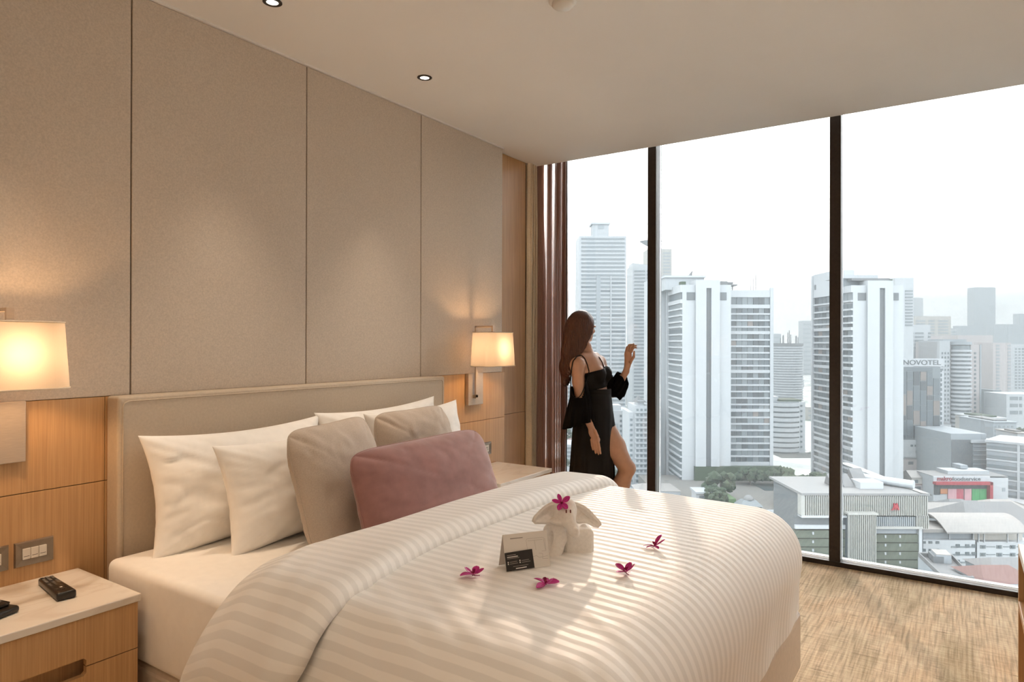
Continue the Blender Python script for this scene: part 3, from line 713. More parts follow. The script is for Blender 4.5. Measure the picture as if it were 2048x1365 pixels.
# ================================================================== THE CITY OUTSIDE
GZ = -70.0           # street level below the room
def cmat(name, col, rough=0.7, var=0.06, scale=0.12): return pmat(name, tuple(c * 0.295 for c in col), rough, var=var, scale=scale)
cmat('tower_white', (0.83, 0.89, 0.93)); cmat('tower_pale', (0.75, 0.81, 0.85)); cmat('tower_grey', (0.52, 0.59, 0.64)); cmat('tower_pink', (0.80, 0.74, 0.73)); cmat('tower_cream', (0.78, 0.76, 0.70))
cmat('tower_glass', (0.16, 0.21, 0.24), 0.35); cmat('tower_glass_light', (0.30, 0.36, 0.39), 0.4); cmat('tower_glass_warm', (0.34, 0.29, 0.26), 0.4); cmat('tower_glass_dark', (0.075, 0.10, 0.115), 0.35)
cmat('slot_grey', (0.22, 0.25, 0.27)); cmat('roof_grey', (0.27, 0.285, 0.295)); cmat('roof_pale', (0.36, 0.375, 0.38)); cmat('roof_white', (0.45, 0.44, 0.42), 0.6); cmat('roof_red', (0.26, 0.13, 0.115)); cmat('steel_dark', (0.06, 0.075, 0.085))
cmat('fin_cream', (0.68, 0.70, 0.66)); cmat('green_wall', (0.15, 0.18, 0.14), 0.9, 0.4, 0.6); cmat('sign_red', (0.55, 0.035, 0.06)); cmat('sign_grey', (0.20, 0.23, 0.25)); cmat('sign_wine', (0.42, 0.02, 0.05))
cmat('poster_green', (0.06, 0.42, 0.13), 0.7, 0.5, 0.35); cmat('poster_red', (0.60, 0.09, 0.14), 0.7, 0.45, 0.4); cmat('poster_pink', (0.74, 0.42, 0.46), 0.7, 0.5, 0.35); cmat('poster_orange', (0.66, 0.25, 0.09), 0.7, 0.3, 0.4)
cmat('leaf_green', (0.055, 0.10, 0.045), 0.9, 0.45, 0.8); cmat('lawn_green', (0.16, 0.30, 0.12), 0.9, 0.2, 0.3); cmat('trunk_brown', (0.12, 0.08, 0.05)); cmat('paving', (0.34, 0.335, 0.31), 0.8, 0.12, 0.15); cmat('pool_dark', (0.13, 0.17, 0.19), 0.3)
def ground_mat():
    m, nt, b = newmat('city_ground'); N, L = nt.nodes, nt.links
    t = N.new('ShaderNodeTexCoord'); v = N.new('ShaderNodeTexVoronoi'); v.inputs['Scale'].default_value = 0.045; L.new(t.outputs['Object'], v.inputs['Vector'])
    r = N.new('ShaderNodeValToRGB'); e = r.color_ramp.elements
    e[0].position, e[0].color = 0.0, (0.09, 0.12, 0.09, 1); e[1].position, e[1].color = 1.0, (0.50, 0.48, 0.46, 1)
    for p, c_ in ((0.25, (0.30, 0.31, 0.32)), (0.5, (0.42, 0.41, 0.40)), (0.75, (0.24, 0.27, 0.24))): k = e.new(p); k.color = c_ + (1,)
    s = N.new('ShaderNodeSeparateColor'); L.new(v.outputs['Color'], s.inputs[0]); L.new(s.outputs[0], r.inputs[0]); L.new(r.outputs[0], b.inputs['Base Color']); b.inputs['Roughness'].default_value = 0.9
ground_mat()
def at(px, py, D):
    return CAM + FWD * D + RGT * ((px - 1024) * D / F_PX) - UPV * ((py - 682.5) * D / F_PX)
def zof(px, py, D): return at(px, py, D).z
class Tower:
    """a building whose front faces the room: parts are given in photo columns and rows at its own distance"""
    def __init__(s, name, label, px, D, cat='building', group=None, base=GZ):
        s.D, s.pc, s.k, s.base = D, px, D / F_PX, base
        p = at(px, 684.0, D); s.r = empty(name, (p.x, p.y, base), YAW); tag(s.r, label, cat, group)
    def x(s, px): return (px - s.pc) * s.k
    def z(s, py): return zof(s.pc, py, s.D) - s.base
    def px(s, name, p0, p1, y0, y1, d0, d1, mat, par=None):
        """p0..p1 columns, y0..y1 rows (None = ground), d0..d1 metres behind the front"""
        zb = 0.0 if y1 is None else s.z(y1)
        return piece(name, s.x(p0), s.x(p1), d0, d1, zb, s.z(y0), mat, par or s.r)
    def m(s, name, x0, x1, d0, d1, z0, z1, mat, par=None): return piece(name, x0, x1, d0, d1, z0, z1, mat, par or s.r)
def tglass(i, j, seed=0):
    k = (i * 7 + j * 13 + seed * 5 + (i * j) % 5) % 11
    return 'tower_glass_light' if k in (1, 4, 6) else ('tower_glass_warm' if k == 9 and (i + j) % 3 == 0 else ('tower_glass' if k < 8 else 'tower_glass_dark'))
ground = mesh('ground', [(-4000, -200, GZ), (4000, -200, GZ), (4000, 6000, GZ), (-4000, 6000, GZ)], [(0, 1, 2, 3)], 'city_ground'); tag(ground, kind='structure'); ground.rotation_euler = (0, 0, YAW)

# ---- white slab hotel with a recessed window wing
def slab_hotel():
    t = Tower('hotel_tower', 'white slab tower with a dark slot and a banded window wing on its far side', 1413, 310)
    t.px('core_wall', 1390, 1411, 561, None, -1.4, 10, 'tower_white'); t.px('core_wall', 1421, 1438, 561, None, -1.4, 10, 'tower_white'); t.px('core_wall', 1411, 1421, 561, 577, -1.4, 10, 'tower_white')
    t.px('core_slot', 1411, 1421, 577, 972, -0.6, 9, 'slot_grey'); t.px('core_wall', 1411, 1421, 972, None, -1.4, 10, 'tower_white')
    t.px('flank_wall', 1364.5, 1390, 570, None, 0, 24.6, 'tower_white'); t.px('flank_wall', 1438, 1462, 570, None, 0, 14, 'tower_white')
    t.px('window', 1373, 1389.9, 585, 601, -0.15, 0.1, 'slot_grey'); t.px('window', 1438.1, 1453, 585, 601, -0.15, 0.1, 'slot_grey')
    # window wing, set back
    w0, w1, dd = 1462, 1550.5, 8.0
    k2 = (t.D + dd) / t.D
    def X(p): return (p - 1024) * (t.D + dd) / F_PX - (t.pc - 1024) * t.k
    def Z(py): return zof(1500, py, t.D + dd) - t.base
    xa, xb = X(w0 - 4), X(1546.5); zt = Z(581)
    t.m('wing_wall', xa, xb, dd + 0.9, dd + 16, 0, zt, 'tower_white')
    pier = X(1540); t.m('end_pier', pier, xb, dd - 0.3, dd + 1.0, 0, Z(576), 'tower_white')
    rows = [(595, 609.5)] ; y = 617.0
    for i in range(24):
        hgt = 9.6 if i not in (3, 9, 15) else 6.8
        rows.append((y, y + hgt)); y += 12.95
    prev = 581
    ncol = 7
    for i, (a, b) in enumerate(rows):
        t.m('spandrel', xa, pier, dd, dd + 1.0, Z(a), Z(prev), 'tower_white'); prev = b
        for j in range(ncol):
            x0 = xa + 1.0 + (pier - xa - 1.0) * j / ncol; x1 = xa + 1.0 + (pier - xa - 1.0) * (j + 1) / ncol
            t.m('window', x0 + 0.12, x1 - 0.12, dd + 0.55, dd + 1.0, Z(b), Z(a), tglass(i, j), None)
    t.m('spandrel', xa, pier, dd, dd + 1.0, Z(944), Z(prev), 'tower_white'); t.m('entrance_band', xa, pier, dd + 0.7, dd + 1.0, Z(975), Z(944), 'tower_glass_dark')
    # window bands on the side face
    xs = t.x(1364.5); y = 585.0
    for i in range(29):
        hh = 14 if i == 0 else (9.3 if (i - 1) % 6 != 3 else 6.6)
        sp = t.m('side_window_band', xs - 0.35, xs - 0.02, 0.4, 24, t.z(y + hh), t.z(y), 'tower_glass_light' if i % 5 else 'tower_glass')
        for q in range(1, 6): piece('band_mullion', xs - 0.42, xs - 0.30, 24 * q / 6 - 0.15, 24 * q / 6 + 0.15, t.z(y + hh), t.z(y), 'tower_white', sp) if False else None
        t.m('side_spandrel', xs - 0.9, xs - 0.02, 0, 24.6, t.z(y + hh + (3.3 if i else 8.0)), t.z(y + hh), 'tower_white'); y += 22 if i == 0 else 12.9
    t.m('side_spandrel', xs - 0.9, xs - 0.02, 0, 24.6, t.z(585), t.z(570), 'tower_white'); t.m('side_pier', xs - 1.5, xs, 24.6, 26.5, 0, t.z(575), 'tower_pale')
    # rear wing with small slots
    t.m('rear_wing', xs - 9.0, xs + 20, 30, 44, 0, t.z(548), 'tower_white'); y = 600
    for i in range(30): t.m('slot_window', xs - 6.2, xs - 4.6, 29.8, 30.2, t.z(y + 1.8), t.z(y), 'slot_grey'); y += 12.4
    # roof
    ro = t.m('roof_block', t.x(1346), t.x(1428), 16, 30, t.z(575), t.z(546.5), 'tower_pale'); t.m('roof_slab', t.x(1344), t.x(1430), 15, 31, t.z(546.5) - 0.6, t.z(546.5) + 0.4, 'tower_white')
    t.m('roof_planter', t.x(1366), t.x(1376), 4, 8, t.z(570), t.z(562), 'leaf_green'); t.m('roof_planter', t.x(1440), t.x(1462), 5, 9, t.z(570), t.z(561), 'roof_grey')
    pg = t.m('pergola_roof', t.x(1456), t.x(1488), 9, 16, t.z(568), t.z(565.5), 'roof_grey'); t.m('pergola_roof', t.x(1462), t.x(1480), 10, 15, t.z(564.5), t.z(560.5), 'roof_grey')
    for p in (1466, 1472, 1478): t.m('pergola_post', t.x(p), t.x(p) + 0.4, 10, 10.4, t.z(581), t.z(568), 'roof_grey')
    t.m('roof_parapet_rail', t.x(1462), t.x(1542), 10, 14, t.z(581), t.z(577.5), 'roof_grey')
    for p, hgt in ((1398, 20), (1480, 16), (1526, 34), (1531, 26), (1536, 40), (1352, 14)): t.m('antenna', t.x(p), t.x(p) + 0.16, 16, 16.16, t.z(575), t.z(575 - hgt), 'roof_grey')
    bm = bmesh.new(); bmesh.ops.create_cone(bm, cap_ends=False, segments=20, radius1=0.2, radius2=2.2, depth=1.0); M = Matrix.Translation((t.x(1402), 18, t.z(543))) @ Matrix.Rotation(-1.0, 4, 'Y')
    bmesh.ops.transform(bm, matrix=M, verts=bm.verts); from_bm('satellite_dish', bm, 'roof_grey', t.r)
slab_hotel()

# ---- its twin
def twin_hotel():
    t = Tower('hotel_tower', 'white slab tower whose banded side wall passes behind the dark mullion', 1757, 300)
    t.px('core_wall', 1732, 1756, 562, None, -1.4, 10, 'tower_white'); t.px('core_wall', 1767, 1783, 562, None, -1.4, 10, 'tower_white'); t.px('core_wall', 1756, 1767, 562, 577, -1.4, 10, 'tower_white')
    t.px('core_slot', 1756, 1767, 577, 962, -0.6, 9, 'slot_grey'); t.px('core_wall', 1756, 1767, 962, None, -1.4, 10, 'tower_white')
    t.px('flank_wall', 1706, 1732, 571, None, 0, 20, 'tower_white'); t.px('flank_wall', 1783, 1807, 571, None, 0, 20, 'tower_white')
    t.px('window', 1715.5, 1731.9, 586, 601.5, -0.15, 0.1, 'slot_grey'); t.px('window', 1783.1, 1797, 586, 601.5, -0.15, 0.1, 'slot_grey')
    xs = t.x(1706); side = 37.5
    t.m('wing_wall', xs - 0.01, t.x(1800), 16, side, 0, t.z(565), 'tower_white')
    y = 585.0
    for i in range(29):
        hh = 15.5 if i == 0 else (9.9 if (i - 1) % 6 != 3 else 7.0)
        for j in range(9):
            a, b = side * j / 9, side * (j + 1) / 9
            t.m('window', xs - 0.3, xs - 0.02, a + 0.12, b - 0.12, t.z(y + hh), t.z(y), tglass(i, j, 3), None)
        t.m('side_spandrel', xs - 0.9, xs - 0.02, 0, side, t.z(y + hh + (3.6 if (i - 1) % 6 != 3 else 6.2)), t.z(y + hh), 'tower_white'); y += 22.5 if i == 0 else 13.4
    t.m('side_spandrel', xs - 0.9, xs - 0.02, 0, 14, t.z(585), t.z(571), 'tower_white'); t.m('side_parapet', xs - 0.9, t.x(1740), 14, side, t.z(586), t.z(534), 'tower_white'); t.m('side_pier', xs - 1.4, xs, side, side + 1.5, 0, t.z(536), 'tower_white')
    t.m('side_pier', xs - 1.0, xs, 13.2, 14.2, 0, t.z(560), 'tower_white')
    t.m('side_vent', xs - 1.0, xs - 0.85, side - 3, side - 1.2, t.z(568), t.z(557), 'slot_grey')
    t.m('roof_block', t.x(1700), t.x(1763), 6, 16, t.z(571), t.z(555), 'tower_glass_light'); t.m('roof_slab', t.x(1686), t.x(1768), 5, 17, t.z(555), t.z(548), 'tower_pale'); t.m('roof_slab', t.x(1708), t.x(1785), 2, 9, t.z(561), t.z(556), 'roof_grey')
    t.m('roof_planter', t.x(1783), t.x(1790), 2, 4, t.z(571), t.z(558), 'leaf_green'); t.m('roof_block', t.x(1785), t.x(1806), 20, 34, t.z(571), t.z(552), 'tower_pale')
    for p, hgt in ((1738, 18), (1800, 10)): t.m('antenna', t.x(p), t.x(p) + 0.16, 10, 10.16, t.z(560), t.z(560 - hgt), 'roof_grey')
twin_hotel()

# ---- generic banded towers
def banded(name, label, p0, p1, D, ytop, nfl, pitch, depth=26, wall='tower_white', glass='tower_glass', zones=None, fill=0.5, y_first=None, base=None, end=None):
    t = Tower(name, label, (p0 + p1) / 2, D); t.px('wall', p0, p1, ytop, None, 0, depth, wall)
    y = (y_first if y_first is not None else ytop + pitch)
    for i in range(nfl):
        for (a, b) in (zones or [(p0 + 1, p1 - 1)]):
            t.px('window_band', a, b, y, y + pitch * fill, -0.25, 0.05, glass)
        y += pitch
    return t
t = banded('apartment_tower', 'tall pale banded tower with a stepped crown behind the person', 1158, 1252, 530, 472, 10, 8.1, 30, 'tower_white', 'tower_glass_light', [(1162, 1249)], y_first=476)
for i in range(34):
    y = 556 + i * 8.1
    for a, b in ((1162, 1192), (1201, 1220), (1223, 1250)): t.px('window_band', a, b, y, y + 4.3, -0.25, 0.05, 'tower_glass_light' if (i + int(a)) % 4 else 'tower_glass')
t.px('stair_strip', 1192.5, 1200, 552, None, -0.4, 0.05, 'tower_grey'); t.px('pier', 1220.5, 1222.5, 552, None, -0.7, 0.05, 'tower_white')
t.px('crown', 1186, 1219, 447, 472, 4, 18, 'tower_pale'); t.px('crown_cap', 1183, 1221, 443.5, 447, 3, 19, 'tower_white'); t.px('crown_opening', 1197, 1209, 447.5, 456, 3.7, 4.1, 'tower_grey')
t = banded('apartment_tower', 'pale banded tower with a sloping top left of the first mullion', 1265, 1306, 600, 531, 44, 7.0, 30, 'tower_white', 'tower_glass_light', [(1268, 1290), (1293, 1305)], y_first=541)
V = [(t.x(1265), 0, t.z(531)), (t.x(1306), 0, t.z(531)), (t.x(1265), 0, t.z(526.5)), (t.x(1265), 20, t.z(531)), (t.x(1306), 20, t.z(531)), (t.x(1265), 20, t.z(526.5))]
mesh('sloping_top', V, [(0, 1, 2), (3, 5, 4), (0, 2, 5, 3), (1, 4, 5, 2)], 'tower_white', t.r)
t = banded('apartment_tower', 'hazy grey tower with a disc-shaped roof peeking over the slab tower', 1296, 1343, 760, 498, 20, 6.4, 30, 'tower_cream', 'tower_grey', [(1326, 1340)], y_first=505)
bm = bmesh.new(); bmesh.ops.create_cone(bm, cap_ends=True, segments=28, radius1=5, radius2=13, depth=5.0); bmesh.ops.translate(bm, verts=bm.verts, vec=(t.x(1305), 10, t.z(485))); from_bm('roof_disc', bm, 'tower_grey', t.r); t.px('roof_stem', 1302, 1310, 487, 498, 6, 14, 'tower_grey')
# white stepped apartments and cream block beside the person
t = Tower('apartment_block', 'white stepped apartment block with a small pointed roof beside the mullion', 1283, 330)
t.px('wall', 1270, 1310, 812, None, 0, 20, 'tower_white'); t.px('wall', 1259, 1270, 826, None, 1.5, 20, 'tower_white'); t.px('stair_tower', 1277, 1290, 802, 812, 2, 10, 'tower_white')
V = [(t.x(1275), 1, t.z(806)), (t.x(1295), 1, t.z(806)), (t.x(1295), 12, t.z(806)), (t.x(1275), 12, t.z(806)), (t.x(1281), 6, t.z(793))]
mesh('pointed_roof', V, [(0, 1, 4), (1, 2, 4), (2, 3, 4), (3, 0, 4)], 'roof_grey', t.r)
for i in range(15):
    y = 818 + i * 10.2
    for a in (1273, 1281, 1289, 1299): t.px('window', a, a + 4.6, y, y + 4.6, -0.12, 0.05, 'tower_glass_light'); 
    t.px('balcony', 1271, 1308, y + 6.0, y + 8.2, -1.1, 0.0, 'tower_white')
    if i > 1: t.px('window', 1261.5, 1266.5, y, y + 5, 1.35, 1.55, 'tower_glass_light')
t = Tower('apartment_block', 'greyish low apartment block right behind the bent knee', 1240, 420)
t.px('wall', 1213, 1262, 822, None, 0, 24, 'tower_pale'); t.px('roof_block', 1218, 1244, 812, 822, 3, 14, 'tower_white'); t.px('grey_panel', 1217, 1237, 848, 935, -0.15, 0.05, 'tower_grey')
for i in range(9):
    for a in (1240, 1247, 1254): t.px('window', a, a + 4, 830 + i * 10, 835 + i * 10, -0.15, 0.05, 'tower_glass')
for k, (p0, p1, D, y0, n, lab) in enumerate(((1100, 1142, 620, 770, 14, 'pale block between the sheer curtain and the person'), (1096, 1128, 480, 845, 8, 'low cream block seen past the curtain hem'), (1128, 1165, 400, 890, 6, 'low white block at the foot of the sheer curtain'), (1240, 1275, 380, 945, 2, 'small white house roof below the stepped apartment block'))):
    t = banded('city_block', lab, p0, p1, D, y0, n, 8.0, 20, 'tower_pale' if k != 1 else 'tower_cream', 'tower_glass_light', y_first=y0 + 5)
# ---- round banded tower and curved white apartments
def disc_rings(t, name, pc, rx_px, d_c, ry, y0, n, pitch, fill, mat, seg=40):
    me = None
    for i in range(n):
        if me is None:
            bm = bmesh.new(); bmesh.ops.create_cone(bm, cap_ends=True, segments=seg, radius1=1, radius2=1, depth=1); me = bpy.data.meshes.new(name); bm.to_mesh(me); bm.free(); me.materials.append(MATS[mat])
        o = bpy.data.objects.new(name, me); z1, z0 = t.z(y0 + i * pitch), t.z(y0 + i * pitch + pitch * fill)
        o.location = (t.x(pc), d_c, (z0 + z1) / 2); o.scale = (rx_px * t.k, ry, z1 - z0); link(o, t.r)
def ell(t, name, pc, rx_px, d_c, ry, y0, y1, mat):
    bm = bmesh.new(); bmesh.ops.create_cone(bm, cap_ends=True, segments=40, radius1=1, radius2=1, depth=1); z1, z0 = t.z(y0), (0 if y1 is None else t.z(y1))
    bmesh.ops.transform(bm, matrix=Matrix.Translation((t.x(pc), d_c, (z0 + z1) / 2)) @ Matrix.Diagonal((rx_px * t.k, ry, z1 - z0, 1)), verts=bm.verts); return from_bm(name, bm, mat, t.r)
t = Tower('office_tower', 'round white tower with thin dark bands and roof antennas between the two slab towers', 1588, 800)
ell(t, 'glass_core', 1588, 29.5, 20, 17.4, 690, None, 'tower_glass_light'); disc_rings(t, 'floor_band', 1588, 30.5, 20, 18.2, 694, 29, 5.15, 0.58, 'tower_white'); ell(t, 'roof_slab', 1588, 31, 20, 18.4, 687, 692, 'roof_grey')
for p, hgt, w in ((1577, 16, 2.0), (1587, 22, 0.6), (1590, 26, 0.6), (1593, 18, 0.6), (1603, 15, 2.4), (1572, 10, 0.5), (1608, 12, 0.5)): t.px('antenna', p, p + w, 687 - hgt, 688, 16, 18, 'roof_grey')
t = Tower('apartment_block', 'low curved white apartment block with greenery on its roof', 1582, 430)
ell(t, 'glass_core', 1580, 39, 16, 12.5, 806, None, 'tower_glass_light'); disc_rings(t, 'balcony_band', 1580, 41, 16, 13.6, 808, 11, 10.2, 0.66, 'tower_white'); t.px('roof_garden', 1570, 1614, 802, 808, 8, 22, 'leaf_green'); t.px('roof_block', 1553, 1572, 797, 808, 12, 22, 'tower_pale')
t.px('side_wall', 1606, 1619, 806, None, 6, 26, 'tower_white'); t.px('podium', 1546, 1632, 922, None, -14, 8, 'tower_pale'); t.px('roof_lawn', 1549, 1590, 921, 922, -13, -4, 'lawn_green')
for i in range(9): t.px('window', 1609, 1613, 812 + i * 10.4, 816 + i * 10.4, 5.8, 6.05, 'tower_glass')
for k, (p0, p1, D, y0, lab, mat) in enumerate(((1606, 1634, 1500, 642, 'very faint tower behind the round banded tower', 'tower_pale'), (1546, 1562, 1400, 668, 'faint distant block beside the slab tower', 'tower_pale'), (1616, 1634, 620, 815, 'cream slab peeking out between curved apartments and mullion', 'tower_cream'))):
    t = banded('distant_tower', lab, p0, p1, D, y0, 8 if k == 2 else 12, 9.0, 24, mat, 'tower_grey', y_first=y0 + 6, fill=0.35)

# ---- terrace podium with trees, pool deck, umbrellas and a glasshouse
def tree(px, py, D, hh, wr, label, seed, base=None, grp='terrace trees'):
    rnd = random.Random(seed); p = at(px, py, D); r = empty('tree', (p.x, p.y, p.z if base is None else base), YAW); tag(r, label, 'tree', grp)
    tube('trunk', [(0, 0, -0.3), (0.1, 0, hh * 0.3), (0, 0.1, hh * 0.65)], [0.28, 0.22, 0.1], 'trunk_brown', r, 7)
    bm = bmesh.new()
    for k in range(46):
        a, b = rnd.uniform(0, 2 * PI), rnd.uniform(-0.55, 1.0); rr = (1 - b * b * 0.6) ** 0.5 * rnd.uniform(0.45, 1.0)
        c_ = Vector((math.cos(a) * rr * wr, math.sin(a) * rr * wr, hh * 0.62 + b * hh * 0.36)); s = rnd.uniform(0.16, 0.34) * wr
        q = bmesh.ops.create_icosphere(bm, subdivisions=1, radius=s)
        for v in q['verts']: v.co = v.co * rnd.uniform(0.75, 1.25) + c_
    from_bm('crown', bm, 'leaf_green', r)
PZ = -62.0
pod = Tower('terrace_podium', 'hotel podium roof terrace with a long planted parapet', 1520, 262, base=GZ)
def pz(py, D): return zof(1500, py, D)
pod.m('deck', -36, 56, -12, 60, 0, PZ - GZ, 'paving'); pod.m('parapet', -36, 56, -12.6, -12, 0, PZ - GZ + 1.3, 'tower_white')
pod.m('hedge', pod.x(1455), pod.x(1660), 46, 49, PZ - GZ, PZ - GZ + 6.5, 'leaf_green'); pod.m('pool', pod.x(1580), pod.x(1650), 26, 40, PZ - GZ - 0.1, PZ - GZ + 0.12, 'pool_dark')
pod.m('planter', pod.x(1452), pod.x(1466), -4, 10, PZ - GZ, PZ - GZ + 3.4, 'lawn_green'); pod.m('hut', pod.x(1396), pod.x(1424), 2, 9, PZ - GZ, PZ - GZ + 4.2, 'tower_white'); pod.m('hut_roof', pod.x(1394), pod.x(1426), 1, 10, PZ - GZ + 4.2, PZ - GZ + 4.9, 'tower_pale')
pod.m('hut_window', pod.x(1402), pod.x(1418), 1.8, 2.1, PZ - GZ + 0.6, PZ - GZ + 3.2, 'tower_glass_light')
for k, (px, d, hh, wr, lab) in enumerate(((1442, 272, 10, 6.5, 'dark bushy tree at the foot of the slab tower'), (1432, 262, 6, 4.5, 'low round tree beside the white terrace hut'), (1592, 262, 10, 7.5, 'dense tree in the middle of the terrace'), (1614, 254, 8, 7.0, 'broad green tree next to the finned building'), (1640, 290, 7, 5.5, 'small tree at the far side of the terrace'), (1562, 296, 7, 6.0, 'tree against the long terrace hedge'), (1500, 300, 6.5, 5.5, 'tree at the hedge below the window wing'))):
    p = at(px, 900, d); tree(px, 900, d, hh, wr, lab, 40 + k, PZ)
p = at(1497, 1000, 252); gh = empty('glasshouse', (p.x, p.y, PZ), YAW); tag(gh, 'small glass pavilion with a domed roof on the terrace', 'glasshouse')
piece('glass_wall', -4.0, 4.0, -3, 3, 0, 2.6, 'tower_glass_dark', gh)
mesh('roof', [(-4.4, -3.4, 2.6), (4.4, -3.4, 2.6), (4.4, 3.4, 2.6), (-4.4, 3.4, 2.6), (-2.4, -1.4, 4.6), (2.4, -1.4, 4.6), (2.4, 1.4, 4.6), (-2.4, 1.4, 4.6)], [(0, 1, 5, 4), (1, 2, 6, 5), (2, 3, 7, 6), (3, 0, 4, 7), (4, 5, 6, 7)], 'tower_glass_light', gh)
lathe('dome', [(1.8, 4.6), (1.7, 5.2), (1.2, 5.9), (0.5, 6.3), (0.01, 6.4)], 'roof_pale', gh, 20)
for x in (-4, -2, 0, 2, 3.9): piece('post', x - 0.06, x + 0.1, -3.06, -2.98, 0, 2.6, 'tower_pale', gh)
for k, (px, py, d) in enumerate(((1578, 960, 286), (1634, 945, 296), (1646, 951, 284), (1560, 968, 276))):
    p = at(px, py, d); u = empty('parasol', (p.x, p.y, PZ), 0); tag(u, ('white parasol nearest the terrace pool edge', 'white parasol farthest back on the hotel terrace', 'white parasol beside the mullion on the hotel terrace', 'white parasol at the open end of the hotel terrace')[k], 'parasol', 'white parasols on the terrace')
    mesh('canopy', [(-2, -2, 2.4), (2, -2, 2.4), (2, 2, 2.4), (-2, 2, 2.4), (0, 0, 3.2), (0, 0, 2.5)], [(0, 1, 4), (1, 2, 4), (2, 3, 4), (3, 0, 4), (1, 0, 5), (2, 1, 5), (3, 2, 5), (0, 3, 5)], 'roof_white', u); piece('pole', -0.05, 0.05, -0.05, 0.05, 0, 2.6, 'tower_pale', u)

# ---- finned building with the red emblem
def text(name, body, size, mat, parent, loc, ext=0.08, align='LEFT', sx=1.0, rot=(PI / 2, 0, 0), off=0.0):
    cu = bpy.data.curves.new(name, 'FONT'); cu.body = body; cu.size = size; cu.extrude = ext; cu.align_x = align; cu.offset = off; cu.materials.append(MATS[mat])
    tmp = bpy.data.objects.new(name, cu); COL.objects.link(tmp); dg = bpy.context.evaluated_depsgraph_get(); me = bpy.data.meshes.new_from_object(tmp.evaluated_get(dg)); bpy.data.objects.remove(tmp); bpy.data.curves.remove(cu)
    if not me.materials: me.materials.append(MATS[mat])
    o = bpy.data.objects.new(name, me); o.location = loc; o.rotation_euler = rot; o.scale = (sx, 1, 1); return link(o, parent)
def finned():
    t = Tower('finned_building', 'low building wrapped in cream vertical fins with a red emblem', 1722, 168)
    k = t.k
    t.px('body', 1604, 1853, 990, None, 1.2, 18, 'slot_grey'); t.px('roof_deck', 1600, 1856, 985.5, 990, -1.0, 20, 'roof_pale')
    def fins(name, p0, p1, y0, y1, d, pitch, w, dep, curve=0.0):
        V, Fc = [], []; p = p0
        while p < p1:
            x0, x1 = t.x(p), t.x(p + w); z0, z1 = t.z(y1), t.z(y0); zc = curve
            prof = [(d, z0), (d, z1 - zc), (d + zc * 0.3, z1 - zc * 0.3), (d + zc, z1), (d + zc + dep, z1), (d + dep + zc * 0.3, z1 - zc * 0.6), (d + dep, z1 - zc), (d + dep, z0)] if zc else [(d, z0), (d, z1), (d + dep, z1), (d + dep, z0)]
            b = len(V); n = len(prof)
            for x in (x0, x1): V += [(x, q[0], q[1]) for q in prof]
            for i in range(n): j = (i + 1) % n; Fc.append((b + i, b + j, b + n + j, b + n + i))
            Fc.append(tuple(b + i for i in range(n))[::-1]); Fc.append(tuple(b + n + i for i in range(n))); p += pitch
        o = mesh(name, V, Fc, 'fin_cream', t.r); o['kind'] = 'stuff'; return o
    fins('fin_screen', 1606, 1853, 986, 1030, -0.9, 3.7, 1.7, 0.5, 1.0); fins('fin_screen', 1830, 1853, 1030, 1056, -0.9, 3.7, 1.7, 0.5); fins('fin_screen', 1606, 1690, 1030, 1030.5, -0.9, 3.7, 1.7, 0.5)
    t.px('backing_wall', 1660, 1853, 1000, 1030, -0.1, 1.2, 'tower_grey'); t.px('end_return', 1600, 1606, 990, 1032, -0.9, 1.2, 'fin_cream')
    t.px('ledge', 1600, 1690, 1030, 1034, -1.2, 1.2, 'tower_white'); t.px('window_strip', 1745, 1838, 1033, 1052, -0.3, 1.2, 'tower_glass')
    for q in range(23): t.px('window_mullion', 1745 + q * 4.1, 1746.2 + q * 4.1, 1033, 1052, -0.45, -0.3, 'tower_pale')
    t.px('ledge', 1742, 1842, 1052, 1056, -1.1, 1.2, 'fin_cream'); t.px('parapet', 1832, 1856, 1030, 1056, 0.0, 3, 'fin_cream')
    t.px('soffit_band', 1590, 1690, 1034, 1056, 0.2, 1.2, 'slot_grey'); t.px('glass_rail', 1590, 1690, 1050, 1058, -0.4, 0.2, 'tower_pale'); t.px('soffit_band', 1745, 1842, 1056, 1068, 0.2, 1.2, 'tower_grey')
    # planted wall in courses
    for i in range(7):
        y = 1069 + i * 17
        t.px('planted_course', 1745, 1836, y, y + 15.5, -0.3 - 0.1 * (i % 2), 1.2, 'green_wall'); t.px('planted_course', 1590, 1690, y - 8, y + 7.5, -0.2 - 0.1 * (i % 2), 1.2, 'green_wall')
        for a in (1768, 1797): t.px('wall_lamp', a, a + 3, y + 1, y + 6, -0.55, -0.2, 'tower_pale')
        t.px('wall_lamp', 1624, 1627, y - 5, y, -0.5, -0.1, 'tower_pale')
    t.px('corner_pier', 1836, 1842, 1056, None, -0.6, 6, 'tower_white')
    # stair tower of fins
    t.px('stair_core', 1690, 1744, 1024, None, -1.6, 1.2, 'tower_glass'); fins('fin_screen', 1688, 1744, 1023, 1172, -2.6, 3.75, 1.6, 0.6); t.px('stair_cap', 1686, 1745, 1021.5, 1025, -2.8, 1.4, 'fin_cream')
    # roof plant
    for a, b, y0, dd in ((1690, 1712, 962, 6), (1713, 1735, 962, 6), (1745, 1773, 953, 8)):
        V = [(t.x(a), dd, t.z(985)), (t.x(b), dd, t.z(985)), (t.x(b - 5), dd + 3, t.z(y0)), (t.x(a - 3), dd + 3, t.z(y0)), (t.x(a), dd + 5, t.z(985)), (t.x(b), dd + 5, t.z(985))]
        mesh('cooling_unit', V, [(0, 1, 2, 3), (4, 3, 2, 5), (0, 3, 4), (1, 5, 2), (0, 4, 5, 1)], 'roof_grey', t.r)
    t.px('roof_box', 1738, 1785, 972, 986, 4, 9, 'tower_white'); 
